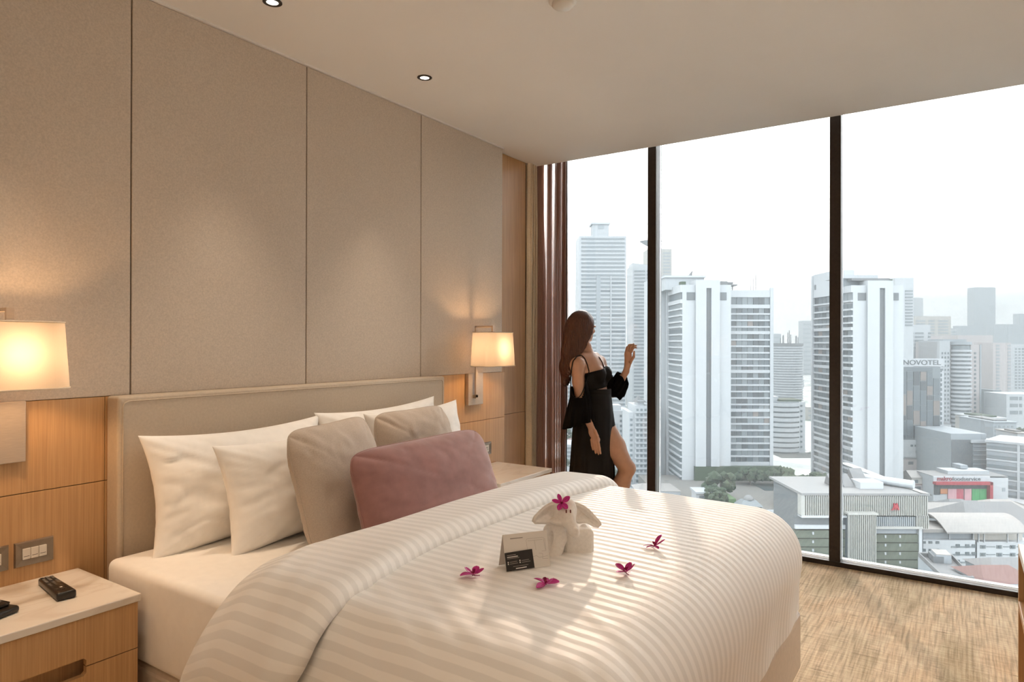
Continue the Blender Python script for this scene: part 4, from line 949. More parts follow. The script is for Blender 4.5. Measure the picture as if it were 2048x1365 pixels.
    for q in range(5):
        bm = bmesh.new(); bmesh.ops.create_cone(bm, cap_ends=True, segments=14, radius1=1.1, radius2=1.1, depth=3.2)
        bmesh.ops.transform(bm, matrix=Matrix.Translation((t.x(1778) + q * 1.9, 14 - q * 2.2, t.z(977))) @ Matrix.Rotation(PI / 2, 4, 'Y') @ Matrix.Rotation(0.8, 4, 'X'), verts=bm.verts); from_bm('roof_duct', bm, 'tower_white', t.r, False)
    # side screen returning away from us
    V = [(t.x(1853), -1, t.z(990)), (t.x(1858), -1, t.z(985)), (t.x(1812), 46, t.z(956)), (t.x(1802), 46, t.z(962))]
    mesh('side_canopy', [(t.x(1855), -1, t.z(986)), (t.x(1855) + 0.6, -1, t.z(990)), (t.x(1855) + 2, 42, t.z(990)), (t.x(1855) + 1.4, 42, t.z(986)), (t.x(1855) - 2.2, 42, t.z(984)), (t.x(1855) - 2.2, -1, t.z(984))], [(0, 1, 2, 3), (5, 0, 3, 4)], 'fin_cream', t.r)
    # emblem: two leaning strokes with a sweep
    def poly(name, pts, mat):
        bm = bmesh.new(); vs_ = [bm.verts.new((t.x(1775.5 + q[0]), -1.35, t.z(1017.5 - q[1]))) for q in pts]; f = bm.faces.new(vs_); ex = bmesh.ops.extrude_face_region(bm, geom=[f])
        bmesh.ops.translate(bm, verts=[v for v in ex['geom'] if isinstance(v, bmesh.types.BMVert)], vec=(0, 0.2, 0)); return from_bm(name, bm, mat, t.r)
    poly('emblem', [(0, -0.5), (4, 1.0), (6, 5), (6.5, 13), (9.2, 13), (10.6, 9), (11.6, 13), (14.2, 13), (18, -0.5), (14.5, -0.5), (13.2, 4.5), (11.8, -0.5), (9.4, -0.5), (8.6, 5), (7.4, 0.5), (4.5, -0.9)], 'sign_red')
finned()

# ---- glazed hotel with its name on the roof
def sign_hotel():
    t = Tower('hotel_building', 'dark panelled hotel with large letters on its white roof sign', 1846, 360)
    t.px('wall', 1790, 1887.5, 742, 880, 0, 22, 'tower_white'); t.px('podium', 1790, 1898, 880, None, -1.5, 24, 'tower_white'); t.px('recess_panel', 1806, 1880, 734, 880, -0.3, 0.02, 'tower_glass_light')
    cols = [(1797, 1811), (1813, 1824), (1826, 1838), (1840, 1851), (1853, 1864), (1866, 1878)]
    cuts = [[744, 790, 832, 843, 878], [744, 763, 782, 812, 841, 870, 878], [744, 773, 802, 822, 851, 878], [744, 763, 783, 812, 843, 870, 878], [744, 773, 792, 802, 823, 852, 878], [757, 792, 802, 832, 862, 878]]
    for c_, (a, b) in enumerate(cols):
        for i, (y0, y1) in enumerate(zip(cuts[c_][:-1], cuts[c_][1:])):
            t.px('facade_pane', a, b, y0, y1 - 1.6, -0.6, -0.25, ('tower_glass', 'tower_glass', 'tower_glass_dark', 'tower_glass_warm')[(i * 3 + c_ * 5) % 4])
    t.px('facade_pane', 1806, 1864, 736, 743, -0.6, -0.25, 'tower_glass')
    for i in range(15): t.px('edge_window', 1881, 1884, 738 + i * 9.6, 744 + i * 9.6, -0.15, 0.05, 'tower_glass')
    t.px('sign_board', 1792, 1888, 717.5, 733, -0.6, 0.6, 'tower_white')
    tx = text('lettering', 'NOVOTEL', 3.7, 'sign_grey', t.r, (t.x(1804.5), -0.75, t.z(730.0)), 0.12, sx=1.18, off=0.01)
    for a in (1818, 1826, 1833, 1846, 1853): t.px('podium_window', a, a + 5, 889, 893, -1.65, -1.45, 'tower_glass')
    for a in (1828, 1841): t.px('podium_window', a, a + 10, 901, 906, -1.65, -1.45, 'tower_glass_light')
    for a in (1822, 1829, 1848, 1855, 1875): t.px('podium_window', a, a + 2.5, 926, 931, -1.65, -1.45, 'tower_glass_light')
    t.px('podium_window', 1855, 1863, 937, 943, -1.65, -1.45, 'tower_glass')
    for a, y0, y1 in ((1882, 892, 938), (1891, 875, 915), (1888, 868, 880), (1892, 912, 945)): t.px('service_duct', a, a + 5, y0, y1, -2.4, -1.5, 'tower_grey')
    t.px('ledge', 1806, 1882, 913, 914, -2.0, -1.5, 'tower_pale'); t.px('ledge', 1806, 1900, 945, 948, -2.6, -1.5, 'tower_grey')
sign_hotel()

# ---- round balcony tower and the slabs behind
def balcony_tower():
    t = Tower('apartment_tower', 'apartment tower with a rounded balcony front beside the lettered hotel', 1922, 520)
    t.px('wall', 1884, 1958, 684, None, 6, 34, 'tower_pink'); t.px('wing', 1884, 1905, 682, None, 3, 30, 'tower_pale'); t.px('wing', 1950, 1968, 690, None, 5, 30, 'tower_pink'); t.px('dark_reveal', 1968, 1971, 690, None, 4.5, 20, 'tower_grey')
    ell(t, 'bay_core', 1930, 19, 8, 9, 692, None, 'tower_glass_light'); disc_rings(t, 'balcony', 1930, 21.5, 8, 10.5, 700, 21, 8.3, 0.5, 'tower_white'); ell(t, 'roof_disc', 1930, 23, 9, 11, 684, 690, 'tower_grey'); t.px('roof_block', 1902, 1950, 679, 686, 10, 28, 'tower_grey')
    for i in range(19):
        y = 705 + i * 8.4
        for a in (1888, 1894, 1900): t.px('window', a, a + 3, y, y + 4.2, 2.8, 3.05, 'tower_glass')
        t.px('window', 1957, 1961, y, y + 4.4, 4.8, 5.05, 'tower_glass')
balcony_tower()
SK = [('distant_tower', 'blue-banded tower standing right behind the twin slab tower', 1790, 1827, 470, 556, 12, 6.2, 'tower_white', 'tower_glass_light', [(1810, 1825)], 581),
      ('distant_block', 'white block with long window rows above the hotel letters', 1790, 1861, 560, 650, 5, 7.4, 'tower_white', 'tower_glass_light', [(1808, 1828), (1830, 1847), (1856, 1861)], 665),
      ('distant_block', 'grey-beige wide block above the white window-row block', 1829, 1902, 700, 633, 12, 6.0, 'tower_cream', 'tower_grey', [(1832, 1850), (1857, 1869), (1876, 1896)], 641),
      ('distant_block', 'narrow grey block stepping down beside the beige wide block', 1902, 1914, 720, 657, 3, 6.0, 'tower_pale', 'tower_grey', [(1904, 1911)], 663),
      ('distant_block', 'pinkish slab just behind the rounded balcony tower', 1860, 1885, 590, 672, 12, 8.0, 'tower_pink', 'tower_grey', [(1867, 1871)], 682),
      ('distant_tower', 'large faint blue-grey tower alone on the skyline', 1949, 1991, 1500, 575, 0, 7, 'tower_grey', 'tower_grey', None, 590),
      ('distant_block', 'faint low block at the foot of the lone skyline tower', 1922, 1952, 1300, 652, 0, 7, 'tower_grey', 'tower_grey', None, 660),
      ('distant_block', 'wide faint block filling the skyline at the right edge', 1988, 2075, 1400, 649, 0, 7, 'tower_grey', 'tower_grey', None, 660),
      ('distant_block', 'pale pink broad slab behind the balcony tower roof', 1915, 1986, 640, 671, 0, 7, 'tower_pink', 'tower_grey', None, 680),
      ('distant_tower', 'pinkish tower with two strips of tiny patterned windows', 1986, 2022, 600, 686, 24, 6.6, 'tower_pink', 'tower_grey', [(1992, 1999), (2015, 2021)], 690),
      ('distant_tower', 'white tower with a fine window grid at the right edge', 2022, 2085, 680, 689, 14, 6.0, 'tower_white', 'tower_glass_light', [(2030, 2034), (2037, 2041), (2044, 2048), (2051, 2055)], 697),
      ('distant_block', 'glass-fronted white block below the fine grid tower', 2013, 2090, 500, 789, 3, 14, 'tower_white', 'tower_glass_light', [(2020, 2036), (2039, 2044)], 794),
      ('distant_block', 'low teal block between balcony tower and glass-fronted block', 1986, 2003, 560, 781, 5, 8, 'tower_glass_light', 'tower_grey', None, 786),
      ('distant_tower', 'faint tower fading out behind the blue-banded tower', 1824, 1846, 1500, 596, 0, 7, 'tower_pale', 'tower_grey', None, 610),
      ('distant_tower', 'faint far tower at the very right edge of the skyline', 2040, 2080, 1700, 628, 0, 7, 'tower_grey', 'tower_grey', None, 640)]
for nm, lab, p0, p1, D, yt, n, pitch, wm, gm, zn, yf in SK: banded(nm, lab, p0, p1, D, yt, n, pitch, 24, wm, gm, zn, y_first=yf)
# ---- dark and grey long buildings on the right
t = Tower('car_park', 'dark slate building block behind the red-framed shop', 1938, 330)
t.px('wall', 1902, 1973, 868, None, 0, 30, 'tower_grey'); t.px('dark_wall', 1903, 1945, 880, None, -0.3, 0.05, 'slot_grey'); t.px('roof_edge', 1940, 1990, 880, 886, -1, 6, 'tower_white')
for i in range(8): t.px('floor_line', 1946, 1973, 892 + i * 9, 893.4 + i * 9, -0.5, 0.02, 'tower_pale')
p = at(1973, 884, 318); lb = empty('long_office', (p.x, p.y, GZ), YAW - 0.86); tag(lb, 'long grey office slab with thin white floor lines running to the right edge', 'building')
HL = p.z - GZ
piece('wall', 0, 120, 0, 24, 0, HL, 'tower_grey', lb); piece('roof_slab', -0.5, 121, -0.8, 25, HL, HL + 1.0, 'tower_pale', lb)
for i in range(9):
    z = HL - 4 - i * 4.4; piece('floor_line', 0, 120, -0.4, 0.02, z, z + 0.7, 'tower_white', lb); piece('window_strip', 0, 120, -0.12, 0.02, z + 0.8, z + 2.4, 'tower_glass_light', lb)
for q in range(8): piece('pier', 12 + q * 14, 13 + q * 14, -0.5, 0.02, 0, HL, 'tower_white', lb)
for k, (px, D, yt, w, d, lab) in enumerate(((2010, 395, 846, 46, 30, 'grey flat-roofed block above the long office'), (2046, 360, 868, 22, 16, 'white-roofed plant room above the long office'), (1988, 440, 838, 50, 26, 'leafy terrace block below the patterned tower'))):
    t = Tower('city_block', lab, px, D); t.px('wall', px - w / 2, px + w / 2, yt, None, 0, d, ('tower_grey', 'tower_pale', 'tower_cream')[k]); t.px('roof_slab', px - w / 2 - 1, px + w / 2 + 1, yt - 2, yt, -0.6, d + 0.6, ('tower_grey', 'roof_white', 'tower_pale')[k]); t.px('roof_plants', px - w / 3, px + w / 4, yt - 5, yt - 1.9, 3, d - 5, ('roof_grey', 'roof_grey', 'leaf_green')[k])
    for i in range(3):
        for j in range(5): t.px('window', px - w / 2 + 2 + j * w / 5.4, px - w / 2 + 6 + j * w / 5.4, yt + 6 + i * 9, yt + 10 + i * 9, -0.15, 0.05, 'tower_glass_light')
# ---- shop with the red frame
def shop():
    t = Tower('wholesale_shop', 'white shop box with a red frame, food posters and shop lettering', 1940, 292)
    t.px('wall', 1867, 1980, 954, None, 0, 13, 'tower_pale'); t.px('side_wall', 1980, 2016, 956, None, -0.2, 14, 'tower_white'); t.px('roof_deck', 1867, 2016, 953, 954, 0, 13, 'roof_pale'); t.px('gable', 1908, 1992, 946, 954, 4, 12, 'tower_pale')
    t.px('fascia', 1866, 1979, 953, 964, -0.5, 0.05, 'tower_white'); t.px('red_frame', 1866, 1979, 963, 968.5, -2.4, 0.1, 'sign_red'); t.px('red_frame', 1973, 1979, 963, 1001, -2.4, 0.1, 'sign_red')
    t.px('dark_band', 1868, 1973, 968.5, 978, -0.4, 0.1, 'steel_dark'); t.px('dark_wall', 1868, 1880, 978, 990, -0.3, 0.1, 'steel_dark')  # dark band between the red frame and the posters
    for a, b, m_ in ((1880, 1894, 'poster_orange'), (1895, 1912, 'poster_pink'), (1912, 1926, 'poster_red'), (1928, 1942, 'poster_pink'), (1943, 1958, 'poster_green'), (1958.4, 1972, 'poster_green')): t.px('poster', a, b, 978, 1001 if a > 1885 else 988, -0.5, 0.1, m_)
    t.px('kerb_sign', 1997, 2008, 999, 1007, -6, -5, 'sign_red'); t.px('forecourt', 1850, 2030, 1003, 1004, -8, 0, 'paving'); t.px('roof_unit', 1946, 1961, 938, 945, 8, 14, 'tower_grey'); t.px('wall_vent', 2004, 2010, 976, 983, -0.35, -0.15, 'tower_grey')
    text('lettering', 'makro', 2.55, 'sign_wine', t.r, (t.x(1872.5), -0.62, t.z(961.3)), 0.1, sx=0.98, off=0.05)
    text('lettering', 'foodservice', 2.35, 'sign_grey', t.r, (t.x(1903), -0.62, t.z(961.3)), 0.1, sx=1.12)
shop()
# ---- school with the curved roof and its neighbours
def vault(name, t, p0, p1, ya, yb, d0, d1, rise, mat, n=14):
    x0, x1 = t.x(p0), t.x(p1); z0 = t.z(yb); V, Fc = [], []
    for i in range(n + 1):
        s = i / n; d = d0 + (d1 - d0) * s; z = z0 + rise * math.sin(PI * (0.08 + 0.84 * s))
        V += [(x0 + (1 - s) * 0, d, z), (x1, d, z), (x0, d, z + 0.35), (x1, d, z + 0.35)]
    for i in range(n):
        a = i * 4; b = a + 4
        Fc += [(a, a + 1, b + 1, b), (a + 2, b + 2, b + 3, a + 3), (a, b, b + 2, a + 2), (a + 1, a + 3, b + 3, b + 1)]
    Fc += [(0, 2, 3, 1), (n * 4, n * 4 + 1, n * 4 + 3, n * 4 + 2)]
    return mesh(name, V, Fc, mat, t.r)
def school():
    t = Tower('school_building', 'white four-storey building under a broad pale vaulted roof', 1955, 178)
    t.px('wall', 1843, 1951, 1081, None, 0, 12, 'tower_white'); t.px('wall', 1960, 2075, 1086, None, 1, 13, 'tower_white'); t.px('stair_recess', 1951, 1960, 1066, None, 3, 12, 'tower_grey')
    t.px('top_floor', 1845, 1950, 1066, 1081, 1.5, 12, 'tower_grey'); t.px('top_floor', 1960, 2060, 1069, 1086, 2.5, 12, 'tower_cream')
    for p in (1902, 1950, 1961, 1972, 2019, 2040): t.px('column', p, p + 1.6, 1066, 1087, 0.6, 1.0, 'tower_white')
    vault('vaulted_roof', t, 1887, 2052, 1037, 1072, -1.5, 14, 3.9, 'roof_white')
    t.px('lean_to_roof', 1842, 1902, 1059, 1066, 0, 8, 'roof_white')
    for i in range(4):
        y = 1093 + i * 15.5
        t.px('corridor_strip', 1903, 1949, y, y + 3, -0.12, 0.05, 'tower_glass_light')  # thin glass-coloured strip along each storey
        for a in (1845, 1858, 1872): t.px('window', a, a + 7, y - 10, y - 5, -0.12, 0.05, 'tower_glass')
        for a in (1912, 1931, 1944): t.px('window', a, a + 8, y - 4, y + 3, -0.14, 0.05, 'tower_glass')
        for a in (1966, 1999, 2026, 2050): t.px('window', a, a + 11, y, y + 7, 0.85, 1.05, 'tower_glass_light'); t.px('window_core', a + 2.5, a + 8, y + 1, y + 6, 0.75, 0.9, 'tower_glass')
        for a in (1979, 2012, 2040): t.px('slit_window', a, a + 17, y + 2.5, y + 4.0, 0.85, 1.05, 'tower_glass_light')
school()
def house(px, D, yt, w, h_m, d, roof, label, wall='tower_white', group=None, hip=True, cat='house', rz=0.0):
    t = Tower('house', label, px, D, cat, group); zt = t.z(yt); hw = w / 2
    t.r.rotation_euler = (0, 0, YAW + rz)
    t.m('wall', -hw, hw, 0, d, 0, zt - h_m, wall)
    e_ = 0.5
    V = [(-hw - e_, -e_, zt - h_m), (hw + e_, -e_, zt - h_m), (hw + e_, d + e_, zt - h_m), (-hw - e_, d + e_, zt - h_m), (-hw * (0.55 if hip else 1.0), d / 2, zt), (hw * (0.55 if hip else 1.0), d / 2, zt)]
    mesh('roof', V, [(0, 1, 5, 4), (1, 2, 5), (2, 3, 4, 5), (3, 0, 4), (0, 3, 2, 1)], roof, t.r)
    n = max(2, int(w / 3.5)); fl = max(1, int(min(zt - h_m, 10) // 3.2))
    for f in range(fl):
        for j in range(n): t.m('window', -hw + w * (j + 0.3) / n, -hw + w * (j + 0.7) / n, -0.1, 0.05, zt - h_m - 2.4 - f * 3.2, zt - h_m - 1.0 - f * 3.2, 'tower_glass')
    return t
house(1896, 214, 1014, 15, 3.0, 12, 'roof_white', 'white gable-roofed hall behind the vaulted school roof', 'tower_grey', hip=False)
house(1928, 246, 1004, 9, 2.2, 9, 'roof_grey', 'small weathered house below the shop posters')
house(1965, 236, 1008, 14, 2.0, 10, 'roof_grey', 'two-storey white house row below the red-framed shop')
house(1996, 240, 1010, 8, 2.4, 10, 'roof_grey', 'grey-roofed small house right of the house row', 'tower_cream')
house(2022, 232, 1006, 12, 2.2, 11, 'roof_white', 'pale-roofed small house near the right edge')
house(1848, 300, 962, 9, 1.6, 9, 'roof_red', 'low red-roofed shed beside the white shop box', 'tower_pink')
house(1842, 300, 945, 8, 2.4, 9, 'roof_white', 'cream box house with a white roof left of the shop', 'tower_cream', hip=False)
house(2030, 190, 1022, 26, 6.0, 22, 'roof_grey', 'big grey sloping roof at the right edge above the vault', 'tower_grey')
house(2024, 128, 1146, 10, 2.0, 9, 'roof_red', 'red-tiled house roof beside the console', 'tower_pale')
house(2040, 150, 1128, 12, 2.0, 9, 'roof_grey', 'dark-tiled house roof under the white building', 'tower_grey')
# flat roof with a stair box and barrel roof just below the sill
def roof_pt(px, py, z):
    d = at(px, py, 1.0) - CAM; return CAM + d * ((z - CAM.z) / d.z)
def prism(name, pts, z0, z1, mat, par, O):
    n = len(pts); V = [(q.x - O.x, q.y - O.y, z0 - O.z) for q in pts] + [(q.x - O.x, q.y - O.y, z1 - O.z) for q in pts]
    Fc = [tuple(range(n))[::-1], tuple(range(n, 2 * n))] + [(i, (i + 1) % n, n + (i + 1) % n, n + i) for i in range(n)]
    bm = bmesh.new(); vv = [bm.verts.new(v) for v in V]; [bm.faces.new([vv[i] for i in f]) for f in Fc]; return from_bm(name, bm, mat, par)
def flat_roofed():
    zt = -44.0; q = [roof_pt(*p_, zt) for p_ in ((1836, 1105), (1903, 1108), (1949, 1155.5), (1880, 1147))]
    O = (q[0] + q[2]) / 2; O.z = GZ; fr = empty('flat_roofed_building', O); tag(fr, 'low building with a stained flat roof and raised parapet just below the sill', 'building')
    prism('wall', q, GZ, zt - 0.9, 'tower_grey', fr, O); prism('roof_deck', q, zt - 0.9, zt - 0.8, 'roof_grey', fr, O)
    c = sum(q, Vector()) / 4
    for i in range(4):
        a, b = q[i], q[(i + 1) % 4]; ins = lambda v: v + (c - v) * 0.07
        prism('parapet', [a, b, ins(b), ins(a)], zt - 0.9, zt, 'roof_grey', fr, O)
    sb = [q[0].lerp(q[1], 0.35).lerp(q[3].lerp(q[2], 0.35), 0.06), q[0].lerp(q[1], 0.80).lerp(q[3].lerp(q[2], 0.80), 0.06), q[0].lerp(q[1], 0.80).lerp(q[3].lerp(q[2], 0.80), 0.32), q[0].lerp(q[1], 0.35).lerp(q[3].lerp(q[2], 0.35), 0.32)]
    prism('stair_box', sb, zt - 0.8, zt + 0.9, 'tower_grey', fr, O); prism('stair_box_roof', sb, zt + 0.9, zt + 1.05, 'roof_white', fr, O)
    tk = [v + (q[0] - q[1]) * 0.22 for v in sb]; prism('water_tank', [tk[0].lerp(tk[1], 0.3), tk[1], tk[2], tk[3].lerp(tk[2], 0.3)], zt - 0.8, zt + 0.6, 'slot_grey', fr, O)
    # barrel-roofed shed next to it
    zb = -47.0; q = [roof_pt(*p_, zb) for p_ in ((1931, 1133), (1962, 1138), (2000, 1172), (1952, 1166))]; O = (q[0] + q[2]) / 2; O.z = GZ
    sh = empty('barrel_roofed_shed', O); tag(sh, 'shed with a smooth white barrel roof near the sill', 'building'); prism('wall', q, GZ, zb - 0.8, 'tower_pale', sh, O)
    V, Fc = [], []
    for i in range(13):
        s_ = i / 12; h_ = math.sin(PI * (0.1 + 0.8 * s_)) * 1.3 - 1.1
        for e_ in (q[0].lerp(q[1], s_), q[3].lerp(q[2], s_)): V.append((e_.x - O.x, e_.y - O.y, zb + h_ - O.z))
    for i in range(12): Fc.append((2 * i, 2 * i + 2, 2 * i + 3, 2 * i + 1))
    o = mesh('barrel_roof', V, Fc, 'roof_white', sh, True); add_mod(o, 'SOLIDIFY', thickness=0.2)
flat_roofed()
# ---- the sprawl between the big buildings
rnd = random.Random(11)
spots = []
for k in range(150):
    D = rnd.uniform(230, 900) if k < 95 else rnd.uniform(900, 2200); px = rnd.uniform(1090, 2090)
    spots.append((D, px))
spots.sort()
used = []
def whereabouts(px):
    for lim, w in ((1160, 'past the sheer curtain'), (1258, 'behind the person'), (1345, 'by the first mullion'), (1545, 'below the window wing'), (1640, 'by the round banded tower'), (1830, 'behind the twin slab tower'), (1900, 'around the lettered hotel'), (1990, 'around the balcony tower')):
        if px < lim: return w
    return 'at the right edge of the city'
RNAME = {'roof_grey': 'grey-roofed', 'roof_red': 'red-roofed', 'roof_white': 'pale-roofed'}; WNAME = {'tower_white': 'white', 'tower_cream': 'cream', 'tower_pale': 'pale grey', 'tower_grey': 'grey', 'tower_pink': 'pinkish'}
for D, px in spots:
    if 240 < D < 330 and (1330 < px < 1680 or 1690 < px < 1830): continue
    if D < 345 and px > 1840: continue
    if any(abs(D - a) < 16 and abs(px - b) * D / F_PX < 16 for a, b in used): continue
    if D < 420 and 1500 < px < 1680: continue
    if 1335 < px < 1550 or 1628 < px < 1815: continue           # wholly hidden by the slab towers
    used.append((D, px))
    h_ = rnd.uniform(6, 14) if D < 700 else rnd.uniform(10, 34); w = rnd.uniform(9, 20) if D < 700 else rnd.uniform(16, 40)
    mm = rnd.choice(['tower_white', 'tower_cream', 'tower_pale', 'tower_grey', 'tower_pink']); rf = rnd.choice(['roof_grey', 'roof_red', 'roof_white', 'roof_grey']); wh = whereabouts(px)
    if D < 700:
        lab = '%s %s %s low-rise house %s' % ('broad' if w > 14.5 else 'small', RNAME[rf], WNAME[mm], wh); t = Tower('city_house', lab, px, D, 'building', 'low-rise sprawl ' + wh)
        t.m('wall', -w / 2, w / 2, 0, 12, 0, h_, mm)
        V = [(-w / 2 - .4, -.4, h_), (w / 2 + .4, -.4, h_), (w / 2 + .4, 12.4, h_), (-w / 2 - .4, 12.4, h_), (-w / 3, 6, h_ + 2), (w / 3, 6, h_ + 2)]
        mesh('roof', V, [(0, 1, 5, 4), (1, 2, 5), (2, 3, 4, 5), (3, 0, 4)], rf, t.r)
        for j in range(3): t.m('window', -w / 2 + w * (j + 0.3) / 3, -w / 2 + w * (j + 0.7) / 3, -0.1, 0.05, h_ - 3.0, h_ - 1.4, 'tower_glass')
    else:
        lab = 'faint %s %s block in the far haze %s' % ('wide' if w > 28 else 'narrow', WNAME[mm], wh); t = Tower('city_block', lab, px, D, 'building', 'far hazy blocks ' + wh)
        t.m('wall', -w / 2, w / 2, 0, 16, 0, h_, mm)
for k in range(26):
    D = rnd.uniform(230, 520); px = rnd.choice([rnd.uniform(1100, 1300), rnd.uniform(1860, 2050), rnd.uniform(1980, 2050)])
    if D < 345 and px > 1840: continue
    p = at(px, 900, D); tree(px, 900, D, rnd.uniform(9, 14), rnd.uniform(5, 9), ('tall' if k % 2 else 'round') + ' green tree among the low roofs ' + whereabouts(px), 100 + k, GZ, 'street trees among the low roofs')
# ---- haze
def haze():
    m = bpy.data.materials.new('city_haze'); m.use_nodes = True; MATS['city_haze'] = m
    nt = m.node_tree; N, L = nt.nodes, nt.links; N.clear()
    o = N.new('ShaderNodeOutputMaterial'); v = N.new('ShaderNodeVolumeScatter'); ab = N.new('ShaderNodeVolumeAbsorption'); ad = N.new('ShaderNodeAddShader')
    col = (0.207, 0.228, 0.240, 1)
    v.inputs['Color'].default_value = col; v.inputs['Density'].default_value = 0.0008; v.inputs['Anisotropy'].default_value = 0.15
    ab.inputs['Color'].default_value = col; ab.inputs['Density'].default_value = 0.0008
    L.new(v.outputs[0], ad.inputs[0]); L.new(ab.outputs[0], ad.inputs[1]); L.new(ad.outputs[0], o.inputs['Volume'])
    h_ = box('haze', -2600, 2600, 60, 3600, GZ + 0.5, 240, 'city_haze'); h_.rotation_euler = (0, 0, YAW); tag(h_, 'thin bluish haze hanging over the whole city', 'haze', kind='stuff')
haze()
# ================================================================== SMOOTH SOLIDS (signed distance -> surface nets)
class Field:
    def __init__(s, lo, hi, h):
        s.lo = np.array(lo, float); s.h = h; s.n = np.ceil((np.array(hi) - s.lo) / h).astype(int) + 1
        s.F = np.full(tuple(s.n), 9.0, np.float32)
    def block(s, bmin, bmax, m):
        i0 = np.clip(np.floor((np.array(bmin) - m - s.lo) / s.h).astype(int), 0, s.n - 1); i1 = np.clip(np.ceil((np.array(bmax) + m - s.lo) / s.h).astype(int) + 1, 1, s.n)
        ax = [s.lo[k] + s.h * np.arange(i0[k], i1[k]) for k in range(3)]
        X, Y, Z = np.meshgrid(*ax, indexing='ij'); return tuple(slice(i0[k], i1[k]) for k in range(3)), X, Y, Z
    def merge(s, sl, d, k, op='add'):
        F = s.F[sl]
        if op == 'sub': d = -d
        if op == 'add':
            if k > 0: t = np.clip(0.5 + 0.5 * (F - d) / k, 0, 1); s.F[sl] = F * (1 - t) + d * t - k * t * (1 - t)
            else: s.F[sl] = np.minimum(F, d)
        else:
            if k > 0: t = np.clip(0.5 - 0.5 * (F - d) / k, 0, 1); s.F[sl] = F * (1 - t) + d * t + k * t * (1 - t)
            else: s.F[sl] = np.maximum(F, d)
    def cone(s, a, b, r1, r2, k=0.012, op='add', flat=None):
        a, b = np.array(a, float), np.array(b, float); R_ = max(r1, r2)
        sl, X, Y, Z = s.block(np.minimum(a, b) - R_, np.maximum(a, b) + R_, k + 4 * s.h)
        ab = b - a; L2 = max(float(ab @ ab), 1e-9)
        t = np.clip(((X - a[0]) * ab[0] + (Y - a[1]) * ab[1] + (Z - a[2]) * ab[2]) / L2, 0, 1)
        dx, dy, dz = X - a[0] - t * ab[0], Y - a[1] - t * ab[1], Z - a[2] - t * ab[2]
        if flat is not None:      # squash across direction flat[0] by factor flat[1]
            n, f = np.array(flat[0], float), flat[1]; n = n / np.linalg.norm(n); q = (dx * n[0] + dy * n[1] + dz * n[2]) * (1 / f - 1)
            dx, dy, dz = dx + q * n[0], dy + q * n[1], dz + q * n[2]
        d = np.sqrt(dx * dx + dy * dy + dz * dz) - (r1 + (r2 - r1) * t)
        if flat is not None: d = d * flat[1] ** 0.5
        s.merge(sl, d.astype(np.float32), k, op)
    def chain(s, pts, rad, k=0.012, op='add', flat=None):
        for i in range(len(pts) - 1): s.cone(pts[i], pts[i + 1], rad[i], rad[i + 1], k, op, flat)
    def ell(s, c, r, ax=None, k=0.012, op='add'):
        c, r = np.array(c, float), np.array(r, float); R_ = r.max()
        sl, X, Y, Z = s.block(c - R_, c + R_, k + 4 * s.h); A = np.eye(3) if ax is None else np.array(ax, float)
        D = [X - c[0], Y - c[1], Z - c[2]]; L = [D[0] * A[i][0] + D[1] * A[i][1] + D[2] * A[i][2] for i in range(3)]
        k0 = np.sqrt(sum((L[i] / r[i]) ** 2 for i in range(3))) + 1e-9; k1 = np.sqrt(sum((L[i] / r[i] ** 2) ** 2 for i in range(3))) + 1e-9
        s.merge(sl, (k0 * (k0 - 1) / k1).astype(np.float32), k, op)
    def clip_plane(s, p, n):
        """keep the side the normal points away from"""
        ax = [s.lo[k] + s.h * np.arange(s.n[k]) for k in range(3)]; X, Y, Z = np.meshgrid(*ax, indexing='ij')
        n = np.array(n, float); n /= np.linalg.norm(n); s.F = np.maximum(s.F, ((X - p[0]) * n[0] + (Y - p[1]) * n[1] + (Z - p[2]) * n[2]).astype(np.float32))
    def polys(s):
        F = s.F; nx, ny, nz = F.shape; ins = F < 0
        c = [ins[i:nx - 1 + i, j:ny - 1 + j, k:nz - 1 + k] for i in (0, 1) for j in (0, 1) for k in (0, 1)]
        tot = sum(x.astype(np.int8) for x in c); act = (tot > 0) & (tot < 8)
        idx = np.full(act.shape, -1, np.int64); I = np.argwhere(act); idx[act] = np.arange(len(I))
        P = np.zeros((len(I), 3)); W = np.zeros(len(I))
        offs = [(i, j, k) for i in (0, 1) for j in (0, 1) for k in (0, 1)]
        for a in range(8):
            for b in range(a + 1, 8):
                oa, ob = np.array(offs[a]), np.array(offs[b])
                if np.abs(oa - ob).sum() != 1: continue
                fa = F[I[:, 0] + oa[0], I[:, 1] + oa[1], I[:, 2] + oa[2]]; fb = F[I[:, 0] + ob[0], I[:, 1] + ob[1], I[:, 2] + ob[2]]
                m = (fa < 0) != (fb < 0); t = np.where(m, fa / np.where(m, fa - fb, 1), 0)
                P[m] += (oa + t[:, None] * (ob - oa))[m]; W[m] += 1
        V = s.lo + s.h * (I + P / W[:, None])
        Fc = []
        for ax in range(3):
            u, v = (ax + 1) % 3, (ax + 2) % 3
            sl0 = [slice(None)] * 3; sl1 = [slice(None)] * 3; sl0[ax] = slice(0, -1); sl1[ax] = slice(1, None)
            A, B = ins[tuple(sl0)], ins[tuple(sl1)]; E_ = np.argwhere(A != B)
            ok = (E_[:, u] > 0) & (E_[:, v] > 0) & (E_[:, u] < F.shape[u] - 1) & (E_[:, v] < F.shape[v] - 1); E_ = E_[ok]
            def cell(du, dv):
                q = E_.copy(); q[:, u] += du; q[:, v] += dv; return idx[q[:, 0], q[:, 1], q[:, 2]]
            q = np.stack([cell(-1, -1), cell(0, -1), cell(0, 0), cell(-1, 0)], 1)
            fl = ~A[E_[:, 0], E_[:, 1], E_[:, 2]]; q[fl] = q[fl][:, ::-1]; Fc.append(q)
        return V, np.concatenate(Fc)
